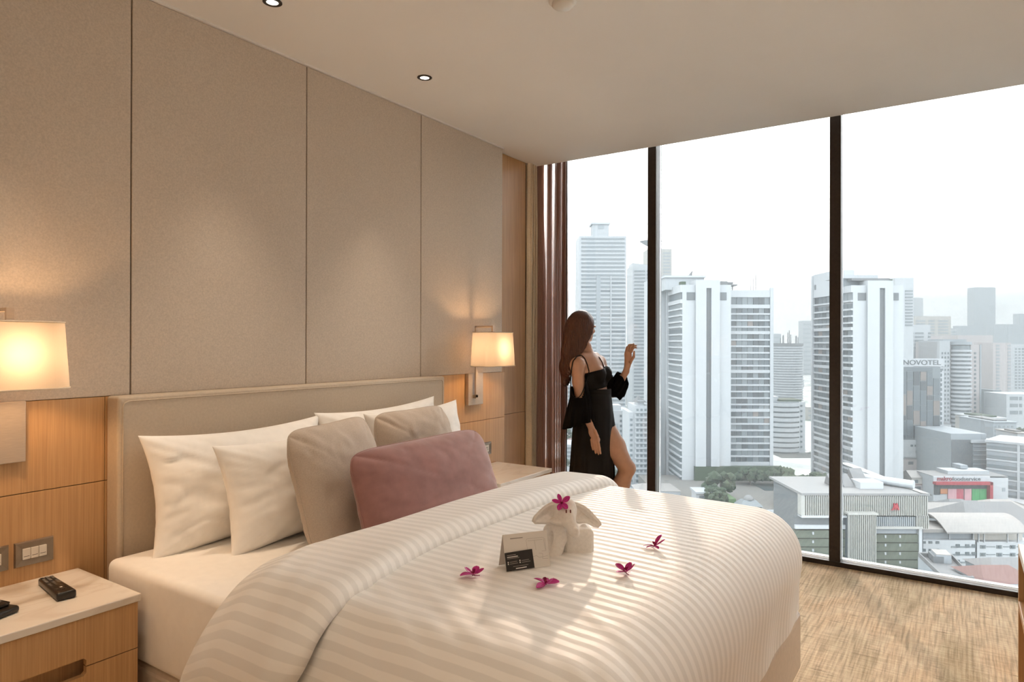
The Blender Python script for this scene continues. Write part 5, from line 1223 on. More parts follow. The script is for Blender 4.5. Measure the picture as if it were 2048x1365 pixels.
    def build(s, name, mat, parent=None, smooth_it=2, warp=None):
        V, Fc = s.polys()
        if smooth_it:
            e0 = np.concatenate([Fc[:, 0], Fc[:, 1], Fc[:, 2], Fc[:, 3]]); e1 = np.concatenate([Fc[:, 1], Fc[:, 2], Fc[:, 3], Fc[:, 0]])
            for it in range(smooth_it * 2):
                S = np.zeros_like(V); n = np.zeros(len(V)); np.add.at(S, e0, V[e1]); np.add.at(S, e1, V[e0]); np.add.at(n, e0, 1); np.add.at(n, e1, 1)
                V = V + (S / np.maximum(n, 1)[:, None] - V) * (0.5 if it % 2 == 0 else -0.42)
        if warp is not None: V = warp(V)
        me = bpy.data.meshes.new(name); me.from_pydata(V.tolist(), [], Fc.tolist()); me.polygons.foreach_set('use_smooth', [True] * len(me.polygons)); me.update()
        me.materials.append(MATS[mat]); return link(bpy.data.objects.new(name, me), parent)

# ================================================================== THE PERSON BY THE WINDOW
def skin_mat():
    m = pmat('skin', (0.56, 0.315, 0.205), 0.5, var=0.05, scale=25, bump=0.05, bscale=400); b = m.node_tree.nodes['Principled BSDF']
    b.inputs['Subsurface Weight'].default_value = 0.08; b.inputs['Subsurface Radius'].default_value = (0.02, 0.008, 0.004); b.inputs['Subsurface Scale'].default_value = 0.5
skin_mat()
pmat('black_chiffon', (0.0065, 0.006, 0.006), 0.85, var=0.25, scale=14, bump=0.3, bscale=300, spec=0.08)
pmat('black_satin', (0.011, 0.010, 0.0095), 0.65, var=0.2, scale=12, bump=0.15, bscale=250, spec=0.14)
pmat('hair_brown', (0.085, 0.030, 0.015), 0.38, var=0.45, scale=26, bump=0.8, bscale=70, stretch=(5, 5, 0.25))
pmat('nail', (0.62, 0.36, 0.29), 0.25); pmat('eye_white', (0.7, 0.68, 0.65), 0.2); pmat('eye_dark', (0.02, 0.012, 0.01), 0.2); pmat('lip', (0.42, 0.14, 0.12), 0.4)
WD = 4.78
_w0 = at(1190, 684.7, WD); W0 = Vector((_w0.x, _w0.y, 0.0))
_RI = Matrix.Rotation(-YAW, 3, 'Z')
def WP(px, py, dy=0.0):
    q = _RI @ (at(px, py, WD + dy) - W0); return np.array((q.x, q.y, q.z))
person = empty('person', W0, YAW); tag(person, 'person in black cropped top and long slit skirt, hand raised, gazing out of the window', 'person')
def torso(F, grow=0.0, chest_only=False):
    g = grow
    fx = np.array((0.80, -0.60, 0)); sx_ = np.array((0.60, 0.80, 0)); ax = [fx, sx_, (0, 0, 1)]
    if not chest_only:
        F.cone(WP(1170, 694, 0.01), WP(1175, 719, 0.0), 0.046, 0.054, 0.02)                       # neck
        F.cone(WP(1157, 727, -0.10), WP(1199, 724, 0.11), 0.047, 0.047, 0.035)                     # shoulder girdle
        F.cone(WP(1164, 716, -0.06), WP(1190, 714, 0.07), 0.034, 0.034, 0.03)                      # trapezius
    F.ell(WP(1180, 744, 0.0), (0.092 + g, 0.140 + g, 0.125 + g), ax, 0.03)
    for dy, px in ((-0.055, 1196), (0.055, 1208)): F.ell(WP(px, 748.5, dy), (0.050 + g, 0.055 + g, 0.056 + g), ax, 0.018)
    F.ell(WP(1190, 783, 0.0), (0.080 + g, 0.106 + g, 0.085 + g), ax, 0.05)
def person_body():
    F = Field((-0.42, -0.36, -0.02), (0.46, 0.36, 1.70), 0.0052)
    torso(F)
    F.ell(WP(1187, 825, 0.0), (0.105, 0.140, 0.115), [(0.8, -0.6, 0), (0.6, 0.8, 0), (0, 0, 1)], 0.05)
    # standing leg (inside the skirt)
    F.chain([WP(1172, 846, 0.02), WP(1168, 950, 0.02), WP(1163, 1058, 0.05)], [0.088, 0.056, 0.036], 0.03)
    F.chain([WP(1163, 962, 0.035), WP(1161, 990, 0.045)], [0.050, 0.048], 0.03)
    F.chain([WP(1162, 1066, 0.05), WP(1186, 1073, 0.0)], [0.034, 0.022], 0.02)
    # bent leg through the slit
    K = WP(1254, 938, -0.035)
    F.chain([WP(1203, 852, 0.0), WP(1228, 893, -0.02), K], [0.090, 0.077, 0.053], 0.025)
    F.ell(WP(1259, 937, -0.05), (0.042, 0.042, 0.046), None, 0.02)
    F.chain([K, WP(1243, 968, -0.005), WP(1229, 1010, 0.02), WP(1218, 1050, 0.04)], [0.054, 0.058, 0.046, 0.030], 0.02)
    F.chain([WP(1216, 1056, 0.045), WP(1226, 1072, 0.0), WP(1236, 1074, -0.03)], [0.030, 0.022, 0.016], 0.015)
    # near arm, hanging
    S, E_, Wr = WP(1155, 731, -0.125), WP(1160, 798, -0.130), WP(1179, 848, -0.165)
    F.chain([S, WP(1157, 765, -0.132), E_], [0.047, 0.041, 0.034], 0.02); F.ell(S, (0.050, 0.048, 0.052), None, 0.02)
    F.chain([E_, WP(1168, 820, -0.145), Wr], [0.035, 0.033, 0.0225], 0.012)
    P_ = WP(1187, 868, -0.172); F.cone(Wr, P_, 0.021, 0.028, 0.012, flat=((0.3, 1, 0), 0.62))
    F.cone(WP(1184, 866, -0.172), WP(1193, 880, -0.175), 0.022, 0.026, 0.010, flat=((0.3, 1, 0), 0.55))
    for k, (a, b, c_) in enumerate((((1196, 882, -0.192), (1199, 897, -0.195), (1201, 908, -0.190)), ((1192, 885, -0.182), (1195, 900, -0.182), (1197, 909, -0.176)), ((1187, 884, -0.172), (1190, 898, -0.170), (1191.5, 907, -0.164)), ((1183, 880, -0.162), (1184.5, 892, -0.160), (1186, 900, -0.155)))):
        F.chain([WP(*a), WP(*b), WP(*c_)], [0.0098, 0.0085, 0.0066], 0.004)
    F.chain([WP(1190, 862, -0.20), WP(1195, 873, -0.212), WP(1196, 884, -0.210)], [0.0115, 0.0095, 0.0075], 0.006)
    # far arm, forearm raised
    S, E_, Wr = WP(1200, 730, 0.125), WP(1226, 786, 0.14), WP(1252, 744, 0.10)
    F.chain([S, WP(1213, 758, 0.135), E_], [0.047, 0.040, 0.034], 0.02)
    F.chain([E_, WP(1238, 767, 0.125), Wr], [0.034, 0.031, 0.0215], 0.012)
    Pm = WP(1257, 722, 0.09); F.cone(Wr, Pm, 0.021, 0.026, 0.012, flat=((0.25, 1, 0), 0.6)); F.cone(Pm, WP(1256, 709, 0.088), 0.027, 0.028, 0.010, flat=((0.25, 1, 0), 0.55))
    fing = (((1263, 704, 0.070), (1267, 695, 0.058), (1273, 696, 0.052)), ((1259, 703, 0.080), (1264, 691, 0.072), (1273, 692, 0.066)), ((1255, 703, 0.092), (1258, 690.5, 0.088), (1268, 688.5, 0.082)), ((1251.5, 706, 0.104), (1254, 695, 0.104), (1260, 691.5, 0.100)))
    for a, b, c_ in fing:
        m_ = tuple((np.array(a) * 0.35 + np.array(b) * 0.65)); F.chain([WP(*a), WP(*m_), WP(*b), WP(*c_)], [0.0095, 0.0086, 0.0080, 0.0060], 0.0035)
    F.chain([WP(1261, 724, 0.065), WP(1267.5, 714, 0.048), WP(1268, 703.5, 0.044)], [0.0125, 0.0098, 0.0072], 0.006)
    # head
    global HC_, HG, HR
    HC_ = WP(1164.5, 652.5, 0.0); HG = np.array((0.745, 0.667, 0.0)); HR = np.array((0.667, -0.745, 0.0)); up = np.array((0, 0, 1.0)); ax = [HG, HR, up]
    F.ell(HC_ - HG * 0.008 + up * 0.018, (0.090, 0.072, 0.088), ax, 0.02)
    F.ell(HC_ + HG * 0.032 - up * 0.030, (0.058, 0.056, 0.072), ax, 0.025)
    F.ell(HC_ + HG * 0.052 - up * 0.078, (0.036, 0.040, 0.032), ax, 0.02); F.ell(HC_ + HG * 0.080 - up * 0.098, (0.014, 0.017, 0.014), ax, 0.012)
    F.cone(HC_ + HG * 0.088 + up * 0.004, HC_ + HG * 0.105 - up * 0.030, 0.0070, 0.0105, 0.010); F.ell(HC_ + HG * 0.086 - up * 0.002 + HR * 0.030, (0.014, 0.022, 0.008), ax, 0.008)
    F.ell(HC_ + HG * 0.088 - up * 0.060, (0.013, 0.022, 0.011), ax, 0.008); F.ell(HC_ + HG * 0.070 - up * 0.035 + HR * 0.036, (0.018, 0.018, 0.018), ax, 0.012)
    F.ell(HC_ + HR * 0.070 - HG * 0.008 - up * 0.016, (0.016, 0.008, 0.028), ax, 0.006)
    global BODY
    body = F.build('body', 'skin', person, 2); BODY = body
    up_ = up
    for s in (1, -1):
        ec = HC_ + HG * 0.074 - up * 0.012 + HR * 0.031 * s
        bm = bmesh.new(); bmesh.ops.create_uvsphere(bm, u_segments=14, v_segments=10, radius=0.0115); bmesh.ops.translate(bm, verts=bm.verts, vec=Vector(ec)); e_ = from_bm('eye', bm, 'eye_white', person, True)
        bm = bmesh.new(); bmesh.ops.create_uvsphere(bm, u_segments=12, v_segments=8, radius=0.0062); bmesh.ops.translate(bm, verts=bm.verts, vec=Vector(ec + HG * 0.0068)); from_bm('iris', bm, 'eye_dark', e_, True)
        tube('eyebrow', [Vector(HC_ + HG * 0.0835 + HR * 0.014 * s + up * 0.010), Vector(HC_ + HG * 0.079 + HR * 0.030 * s + up * 0.013), Vector(HC_ + HG * 0.066 + HR * 0.045 * s + up * 0.008)], [0.0016, 0.0022, 0.001], 'hair_brown', person, 6)
    tube('lips', [Vector(HC_ + HG * 0.090 + HR * 0.022 - up * 0.060), Vector(HC_ + HG * 0.1005 + HR * 0.008 - up * 0.057), Vector(HC_ + HG * 0.1015 - up * 0.059), Vector(HC_ + HG * 0.1005 - HR * 0.008 - up * 0.057), Vector(HC_ + HG * 0.090 - HR * 0.022 - up * 0.060)], [0.002, 0.0052, 0.0058, 0.0052, 0.002], 'lip', person, 8)
person_body()
def person_hair():
    F = Field((-0.32, -0.24, 1.02), (0.12, 0.22, 1.70), 0.0050); up = np.array((0, 0, 1.0)); ax = [HG, HR, up]
    F.ell(HC_ - HG * 0.014 + up * 0.020, (0.099, 0.087, 0.093), ax, 0.02)
    F.ell(HC_ - HG * 0.030 - up * 0.03, (0.088, 0.090, 0.11), ax, 0.03)
    F.chain([WP(1150, 660, 0.0), WP(1143, 700, 0.01), WP(1135, 735, 0.02), WP(1131, 762, 0.03)], [0.078, 0.071, 0.055, 0.032], 0.03, flat=((0.5, -0.5, 0), 0.9))
    F.chain([WP(1158, 655, -0.055), WP(1158, 690, -0.06), WP(1150, 715, -0.055), WP(1138, 745, -0.03)], [0.050, 0.042, 0.034, 0.024], 0.03)
    F.chain([WP(1171, 640, -0.045), WP(1171, 668, -0.055), WP(1166, 690, -0.058)], [0.034, 0.022, 0.014], 0.02)
    F.ell(HC_ + HG * 0.098 - up * 0.050, (0.070, 0.070, 0.090), ax, 0.008, 'sub')
    F.ell(HC_ + HG * 0.060 - up * 0.095 + HR * 0.01, (0.055, 0.075, 0.050), ax, 0.01, 'sub')
    # keep the nape clear of the shoulder
    F.cone(WP(1157, 729, -0.11), WP(1190, 722, 0.10), 0.042, 0.05, 0.01, 'sub')
    def comb(V):
        c = V.mean(0); a = np.arctan2(V[:, 1] - HC_[1], V[:, 0] - HC_[0] + 0.03 + (HC_[2] - V[:, 2]) * 0.08)
        off = 0.0026 * np.sin(a * 46 + 2 * np.sin(V[:, 2] * 14)) + 0.0018 * np.sin(a * 91 + V[:, 2] * 9)
        low = np.clip((HC_[2] + 0.05 - V[:, 2]) / 0.1, 0, 1); d = np.stack([np.cos(a), np.sin(a), np.zeros_like(a)], 1)
        V = V + d * (off * (0.35 + 0.65 * low))[:, None]
        ends = np.clip((1.16 - V[:, 2]) / 0.06, 0, 1); V[:, 2] += ends * 0.012 * np.sin(a * 23); return V
    F.build('hair', 'hair_brown', person, 1, comb)
person_hair()
from mathutils.bvhtree import BVHTree
def on_skin(pts, off=0.003, steps=5):
    """photo points laid on the body surface"""
    me = BODY.data; bv = BVHTree.FromPolygons([v.co for v in me.vertices], [tuple(q.vertices) for q in me.polygons])
    cl = _RI @ (CAM - W0); out = []
    for (a, b) in zip(pts[:-1], pts[1:]):
        for k in range(steps):
            t = k / steps; q = Vector(WP(a[0] + (b[0] - a[0]) * t, a[1] + (b[1] - a[1]) * t, 0.0)); d = (q - cl).normalized()
            h, n, i, dist = bv.ray_cast(cl, d)
            if h is not None: out.append(h + n * off)
    return out
def person_top():
    F = Field((-0.30, -0.30, 1.02), (0.30, 0.30, 1.36), 0.0055); torso(F, 0.007, True)
    a, b = WP(1176, 742.5, -0.05), WP(1206, 734.5, 0.02)
    F.clip_plane(WP(1190, 739, 0), (-0.22, -0.05, 1.0)); F.clip_plane(WP(1200, 774, 0), (0.10, 0.1, -1.0))
    F.build('cropped_top', 'black_satin', person, 1)
    tube('strap', on_skin([(1178, 743.5), (1174.5, 731), (1169, 718), (1163, 711.5)]) + [Vector(WP(1157, 712, -0.02)), Vector(WP(1152, 725, 0.05))], 0.0036, 'black_satin', person, 6)
    tube('strap', on_skin([(1207.5, 735.5), (1203, 724), (1197, 714.5)]) + [Vector(WP(1191, 707, 0.085)), Vector(WP(1184, 710, 0.11))], 0.0036, 'black_satin', person, 6)
person_top()
def cloth_rings(name, rows, n, mat, keep=None, thick=0.003, parent=None):
    """rows: list of (centre, rx, ry, pleat, tilt) -> open tube; keep(i, theta) drops cells"""
    V, Fc = [], []
    for i, (c, rx, ry, pl, fn) in enumerate(rows):
        for k in range(n):
            th = 2 * PI * k / n; w = 1 + pl * (math.sin(th * 9 + 0.4 * i * 0.3) * 0.6 + math.sin(th * 17 + 1.3) * 0.4)
            p = np.array((math.cos(th) * rx * w, math.sin(th) * ry * w, 0.0)); p = p + (fn(th) if fn else 0); V.append(tuple(np.array(c) + p))
    for i in range(len(rows) - 1):
        for k in range(n):
            th = 2 * PI * (k + 0.5) / n; th = th - 2 * PI if th > PI else th
            if keep and not keep(i, th): continue
            k2 = (k + 1) % n; Fc.append((i * n + k, i * n + k2, (i + 1) * n + k2, (i + 1) * n + k))
    o = mesh(name, V, Fc, mat, parent, True); add_mod(o, 'SOLIDIFY', thickness=thick, offset=0.0); return o
def lerp_rows(keys, m):
    out = []
    for i in range(m + 1):
        t = i / m * (len(keys) - 1); j = min(int(t), len(keys) - 2); f = t - j; f2 = f * f * (3 - 2 * f); a, b = keys[j], keys[j + 1]
        out.append([a[q] + (b[q] - a[q]) * f for q in range(3)] + [a[q] + (b[q] - a[q]) * f for q in range(3, len(a))])
    return out
def person_skirt():
    keys = [(1191, 781, 0.0, 0.105, 0.108, 0.0), (1190, 800, 0.0, 0.118, 0.124, 0.008), (1187, 830, 0.0, 0.140, 0.142, 0.012), (1185, 870, 0.0, 0.145, 0.144, 0.03), (1183, 930, 0.01, 0.150, 0.145, 0.045), (1181, 990, 0.02, 0.158, 0.140, 0.055), (1180, 1060, 0.02, 0.172, 0.150, 0.06)]
    rows = []; info = []
    for px, py, dy, rx, ry, pl in lerp_rows(keys, 56):
        def fn(th, py=py):
            s = sm(py, 845, 960); q = np.zeros(3)
            if 0.15 < th < 1.4: q[0] += 0.055 * s * math.sin((th - 0.15) / 1.25 * PI)      # back panel drags behind the knee
            b = sm(py, 820, 870) * (1 - sm(py, 870, 885)); d_ = abs(((th + 0.20 + PI) % (2 * PI)) - PI)
            if d_ < 0.5: q[0] += 0.020 * b * (1 - d_ / 0.5)
            return q
        rows.append((WP(px, py, dy), rx, ry, pl, fn)); info.append(py)
    def keep(i, th):
        py = info[i]; lo = -0.36; hi = 0.42
        start = 872 - 26 * sm(th, 0.0, -0.36)
        return not (lo < th < hi and py > start)
    cloth_rings('slit_skirt', rows, 180, 'black_satin', keep, 0.003, person)
    cloth_rings('waistband', [(WP(1191, y, 0), 0.1065 + (0.003 if 779 < y < 790 else 0), 0.1095 + (0.003 if 779 < y < 790 else 0), 0, None) for y in (777.5, 779.5, 784, 788, 791)], 80, 'black_satin', None, 0.003, person)
    tube('wrap_edge', [WP(1199, 801, -0.105), WP(1208, 812, -0.105), WP(1216, 830, -0.095), WP(1222, 850, -0.07), WP(1226, 868, -0.04)], [0.003, 0.006, 0.007, 0.006, 0.003], 'black_satin', person, 8)
person_skirt()
def person_sleeves():
    keys = [(1157, 738, -0.125, 0.053, 0.053, 0.0), (1157, 765, -0.13, 0.056, 0.052, 0.0), (1160, 795, -0.13, 0.070, 0.058, 0.04), (1159, 822, -0.135, 0.088, 0.070, 0.10), (1157, 852, -0.14, 0.104, 0.080, 0.14)]
    rows, info = [], []
    for px, py, dy, rx, ry, pl in lerp_rows(keys, 34):
        rows.append((WP(px, py, dy), rx, ry, pl, (lambda th, py=py: np.array((0, 0, -0.030 * sm(py, 800, 852) * math.cos(th - 2.6))) ))); info.append(py)
    def keep(i, th):
        py = info[i]; c = -1.75; d_ = abs(((th - c + PI) % (2 * PI)) - PI)
        w = 1.12 * math.sqrt(max(0, 1 - ((py - 738) / 56.0) ** 2)) if py < 794 else 0
        front = abs(th + 0.1) < 0.8
        return d_ > w and (py > 772 or (front and py > 750))
    cloth_rings('bell_sleeve', rows, 120, 'black_chiffon', keep, 0.0025, person)
    # back edge of the shoulder opening
    tube('shoulder_binding', smooth_path(on_skin([(1163, 711.5), (1154, 714.5), (1147, 723), (1143.5, 737)], 0.004, 2) + [Vector(WP(1142, 750, -0.14)), Vector(WP(1141.5, 768, -0.15)), Vector(WP(1142.5, 784, -0.16)), Vector(WP(1147, 794, -0.19)), Vector(WP(1154, 797, -0.20)), Vector(WP(1162, 790, -0.195)), Vector(WP(1169, 774, -0.185)), Vector(WP(1174, 757, -0.165)), Vector(WP(1178, 744, -0.135))]), 0.0036, 'black_satin', person, 6)
    keys = [(1209, 748, 0.13, 0.050, 0.055, 0.0), (1218, 766, 0.135, 0.056, 0.062, 0.02), (1224, 782, 0.14, 0.062, 0.066, 0.05), (1232, 776, 0.13, 0.066, 0.070, 0.06), (1240, 764, 0.12, 0.066, 0.078, 0.08), (1247, 752, 0.11, 0.062, 0.085, 0.10)]
    pts = lerp_rows(keys, 40); V, Fc = [], []; n = 96
    for i, (px, py, dy, ra, rb, pl) in enumerate(pts):
        c = WP(px, py, dy); a = WP(*pts[max(0, i - 1)][:3]); b = WP(*pts[min(40, i + 1)][:3]); t = Vector(b - a).normalized()
        w_ = i / 40; up = Vector((0, 0, 1)); n1 = Vector((0, 1, 0)); n1 = (n1 - t * n1.dot(t)).normalized(); n2 = t.cross(n1).normalized()
        if n2.z > 0 and w_ < 0.4: pass
        for k in range(n):
            th = 2 * PI * k / n; w = 1 + pl * (math.sin(th * 8) * 0.6 + math.sin(th * 15 + 1) * 0.4)
            p = Vector(c) + (n1 * math.cos(th) * ra + n2 * math.sin(th) * ra * 0.85) * w
            lowside = sm(-(p.z - c[2]), 0.0, 0.05); p.z -= lowside * 0.085 * sm(w_, 0.35, 0.8); p.x -= lowside * 0.02 * sm(w_, 0.5, 1.0)
            V.append(tuple(p))
    for i in range(40):
        for k in range(n): k2 = (k + 1) % n; Fc.append((i * n + k, i * n + k2, (i + 1) * n + k2, (i + 1) * n + k))
    o = mesh('bell_sleeve', V, Fc, 'black_chiffon', person, True); add_mod(o, 'SOLIDIFY', thickness=0.0025, offset=0.0)
person_sleeves()
# ================================================================== THINGS ON THE BED
def duvet_z(x, y): return DTOP + crown(x, y) + wrinkle(x, y)
def rbox(F, c, half, r, ax, k=0.01, op='add'):
    c, hf = np.array(c, float), np.array(half, float) - r; R_ = float(np.linalg.norm(half))
    sl, X, Y, Z = F.block(c - R_, c + R_, k + 4 * F.h); A = np.array(ax, float); D = [X - c[0], Y - c[1], Z - c[2]]
    q = [np.abs(D[0] * A[i][0] + D[1] * A[i][1] + D[2] * A[i][2]) - hf[i] for i in range(3)]
    d = np.sqrt(sum(np.maximum(v, 0) ** 2 for v in q)) + np.minimum(np.maximum(np.maximum(q[0], q[1]), q[2]), 0) - r
    F.merge(sl, d.astype(np.float32), k, op)
pmat('terry_towel', (0.84, 0.80, 0.75), 0.98, var=0.05, scale=120, bump=0.7, bscale=650, sheen=0.3)
pmat('dark_red_felt', (0.12, 0.012, 0.015), 0.8)
def orchid_mat():
    m, nt, b = newmat('orchid_petal'); N, L = nt.nodes, nt.links
    t = N.new('ShaderNodeTexCoord'); w = N.new('ShaderNodeTexNoise'); mp = N.new('ShaderNodeMapping'); mp.inputs['Scale'].default_value = (40, 220, 40); L.new(t.outputs['Object'], mp.inputs[0]); L.new(mp.outputs[0], w.inputs['Vector']); w.inputs['Scale'].default_value = 1
    r = N.new('ShaderNodeValToRGB'); r.color_ramp.elements[0].position, r.color_ramp.elements[0].color = 0.3, (0.36, 0.006, 0.13, 1); r.color_ramp.elements[1].position, r.color_ramp.elements[1].color = 0.75, (0.64, 0.022, 0.33, 1)
    L.new(w.outputs['Fac'], r.inputs[0]); L.new(r.outputs[0], b.inputs['Base Color']); b.inputs['Roughness'].default_value = 0.5; b.inputs['Transmission Weight'].default_value = 0.0
    b.inputs['Sheen Weight'].default_value = 0.1
orchid_mat(); pmat('orchid_lip', (0.26, 0.004, 0.065), 0.5, var=0.3, scale=200)
_ex, _ey = -1.030, 1.885
_eD = (Vector((_ex, _ey, duvet_z(_ex, _ey))) - CAM).dot(FWD)
E0 = Vector((_ex, _ey, duvet_z(_ex, _ey) - 0.004))
def EP(px, py, dy=0.0):
    q = _RI @ (at(px, py, _eD + dy) - E0); return np.array((q.x, q.y, q.z))
_eb = EP(1140, 1113, 0); _fix = -_eb[2]      # seat the feet on the duvet
def EL(px, py, dy=0.0):
    v = EP(px, py, dy); v[2] += _fix * 0.0; return v
def elephant():
    r = empty('towel_elephant', E0, YAW); tag(r, 'white towel folded into an elephant with wide ears and an orchid on its head', 'towel animal')
    u = _eD / F_PX
    F = Field((-0.13, -0.14, -0.02), (0.13, 0.16, 0.24), 0.0030)
    ax = [(1, 0, 0), (0, 1, 0), (0, 0, 1)]
    base = EL(1140, 1113)[2]
    # folded body block and rolled legs
    a_ = 0.06; rx = [(math.cos(a_), math.sin(a_), 0), (-math.sin(a_), math.cos(a_), 0), (0, 0, 1)]
    rbox(F, EL(1153.5, 1081, 0.035), (30 * u, 0.062, 31 * u), 0.020, rx, 0.006)
    F.cone(EL(1168, 1054, 0.02), EL(1170, 1105, 0.02), 0.010, 0.012, 0.006)
    F.build('folded_body', 'terry_towel', r, 1)
    F = Field((-0.13, -0.14, -0.02), (0.13, 0.16, 0.24), 0.0030)
    F.chain([EL(1118, 1056, -0.01), EL(1121, 1078, -0.02), EL(1114, 1100, -0.035), EL(1107, 1114, -0.045)], [0.021, 0.020, 0.019, 0.016], 0.006)
    F.chain([EL(1100, 1058, 0.03), EL(1098, 1085, 0.02), EL(1101, 1112, -0.01)], [0.018, 0.017, 0.017], 0.004)
    F.chain([EL(1108, 1050, 0.01), EL(1096, 1062, 0.02)], [0.02, 0.016], 0.006)
    F.cone(EL(1101, 1078, 0.0), EL(1105, 1108, -0.03), 0.006, 0.006, 0.003, 'sub'); F.cone(EL(1110, 1074, -0.035), EL(1107, 1095, -0.05), 0.004, 0.004, 0.004, 'sub')
    F.build('rolled_leg', 'terry_towel', r, 1)
    F = Field((-0.14, -0.16, 0.06), (0.14, 0.14, 0.24), 0.0028)
    ca = 0.18; hx = [(math.cos(ca), -0.2, 0), (0.2, math.cos(ca), 0), (0, 0, 1)]
    F.ell(EL(1131, 1022, -0.005), (23 * u, 0.036, 27 * u), None, 0.01)
    F.ell(EL(1125, 1042, -0.012), (26 * u, 0.034, 9 * u), None, 0.012)
    F.chain([EL(1136, 1030, -0.034), EL(1140, 1048, -0.044), EL(1146, 1060, -0.054), EL(1151, 1068, -0.060)], [0.021, 0.018, 0.0155, 0.0135], 0.010)
    F.ell(EL(1152, 1063, -0.070), (0.010, 0.008, 0.011), None, 0.004); F.ell(EL(1151, 1064, -0.081), (0.0055, 0.006, 0.0065), None, 0.003, 'sub')
    F.build('head', 'terry_towel', r, 1)
    def ear(name, outline, dys, bow):
        """thick folded flap: outline in photo points, bowed in depth, with a turned hem"""
        n = len(outline); c = np.mean([EL(*o, d) for o, d in zip(outline, dys)], 0)
        bm = bmesh.new(); P = [Vector(EL(*o, d)) for o, d in zip(outline, dys)]; C_ = Vector(c) + Vector((0, bow, 0))
        rings = []
        for s in (1.0, 0.8, 0.55, 0.28):
            rings.append([bm.verts.new(C_.lerp(p, s) + Vector((0, -bow * (s * s) * 0.4, 0))) for p in P])
        cv = bm.verts.new(C_)
        for a, b in zip(rings[:-1], rings[1:]):
            for i in range(n): j = (i + 1) % n; bm.faces.new((a[i], a[j], b[j], b[i]))
        for i in range(n): bm.faces.new((rings[-1][i], rings[-1][(i + 1) % n], cv))
        o = from_bm(name, bm, 'terry_towel', r, True); add_mod(o, 'SOLIDIFY', thickness=0.009, offset=0.0); add_mod(o, 'SUBSURF', levels=2, render_levels=2)
        tube('ear_hem', P + [P[0]], 0.0042, 'terry_towel', o, 8)
    ear('ear', [(1118, 1003), (1104, 1006), (1090, 1014), (1079, 1024), (1069, 1035), (1066, 1043), (1070, 1046.5), (1086, 1046.5), (1104, 1046.5), (1118, 1048), (1122, 1030)], [0.01, 0.01, 0.005, 0.0, -0.005, -0.008, -0.008, -0.005, -0.005, 0, 0.012], 0.012)
    ear('ear', [(1144, 1006), (1154, 1008), (1166, 1013), (1178, 1022), (1190, 1035), (1199, 1045), (1201, 1049), (1196, 1054), (1187, 1052), (1172, 1044), (1158, 1046), (1148, 1044), (1142, 1026)], [0.015, 0.015, 0.012, 0.01, 0.006, 0.002, 0.0, 0.0, 0.0, -0.004, -0.006, 0.0, 0.01], 0.016)
    for px in (1132.5, 1141):
        e_ = EL(px, 1023.5, -0.052); piece('eye', e_[0] - 0.0017, e_[0] + 0.0017, e_[1] - 0.003, e_[1] + 0.004, e_[2] - 0.0042, e_[2] + 0.0042, 'dark_red_felt', r)
    return r
elephant()
# ------------------------------------------------------------------ orchids
def petal_mesh(name, L_, W_, curl, cup, mat, n=12, m=7, tipw=0.35):
    V, Fc = [], []
    for i in range(n + 1):
        t = i / n; w = W_ / 2 * (math.sin(PI * min(0.97, t) ** 0.95) ** 0.62 + 0.08 * (1 - t)) * (0.62 + 0.38 * t); ang = curl * t
        x = L_ * (math.sin(ang) / curl if abs(curl) > 1e-3 else t) if abs(curl) > 1e-3 else L_ * t; z = L_ * ((1 - math.cos(ang)) / curl) if abs(curl) > 1e-3 else 0
        for j in range(m + 1):
            s = j / m * 2 - 1; V.append((x, w * s, z + cup * w * s * s))
    for i in range(n):
        for j in range(m): a = i * (m + 1) + j; Fc.append((a, a + m + 1, a + m + 2, a + 1))
    me = bpy.data.meshes.new(name); me.from_pydata(V, [], Fc); me.polygons.foreach_set('use_smooth', [True] * len(Fc)); me.update(); me.materials.append(MATS[mat]); return me
def orchid(loc, rot, label, petals, scale=1.0):
    """petals: (azimuth, rise, twist, length, width, curl)"""
    r = empty('orchid_bloom', loc); r.rotation_euler = rot; r.scale = (scale,) * 3; tag(r, label, 'orchid', 'magenta orchid blooms')
    for az, rise, tw, L_, W_, cu in petals:
        o = bpy.data.objects.new('petal', petal_mesh('petal', L_, W_, cu, 0.35, 'orchid_petal')); link(o, r); add_mod(o, 'SOLIDIFY', thickness=0.0006)
        o.rotation_euler = (Matrix.Rotation(az, 4, 'Z') @ Matrix.Rotation(-rise, 4, 'Y') @ Matrix.Rotation(tw, 4, 'X')).to_euler(); o.location = (0.002 * math.cos(az), 0.002 * math.sin(az), 0.002)
    for s in (-1, 1):
        o = bpy.data.objects.new('lip_lobe', petal_mesh('lip_lobe', 0.013, 0.009, 1.2, 0.9, 'orchid_lip')); link(o, r); o.rotation_euler = (Matrix.Rotation(petals[0][0] + PI + 0.35 * s, 4, 'Z') @ Matrix.Rotation(-0.5, 4, 'Y')).to_euler(); o.location = (0, 0, 0.003)
    tube('column', [(0, 0, 0.0), (0.001, 0, 0.005), (0.004, 0, 0.009)], [0.0028, 0.003, 0.0018], 'orchid_lip', r, 8)
    tube('stalk', [(0, 0, 0.001), (-0.004, 0.002, -0.001), (-0.014, 0.008, -0.0005)], [0.0015, 0.0012, 0.0008], 'orchid_lip', r, 6)
    return r
def on_duvet(px, py):
    p = None
    for k in range(14):
        z = 0.72 if p is None else duvet_z(p.x, p.y)
        d = (at(px, py, 1.0) - CAM); p = CAM + d * ((z - CAM.z) / d.z)
    return p
flat5 = lambda rnd: [(i * 2 * PI / 5 + rnd.uniform(-0.2, 0.2), rnd.uniform(0.05, 0.45), rnd.uniform(-0.4, 0.4), rnd.uniform(0.026, 0.033), rnd.uniform(0.017, 0.021), rnd.uniform(-0.5, 0.7)) for i in range(5)]
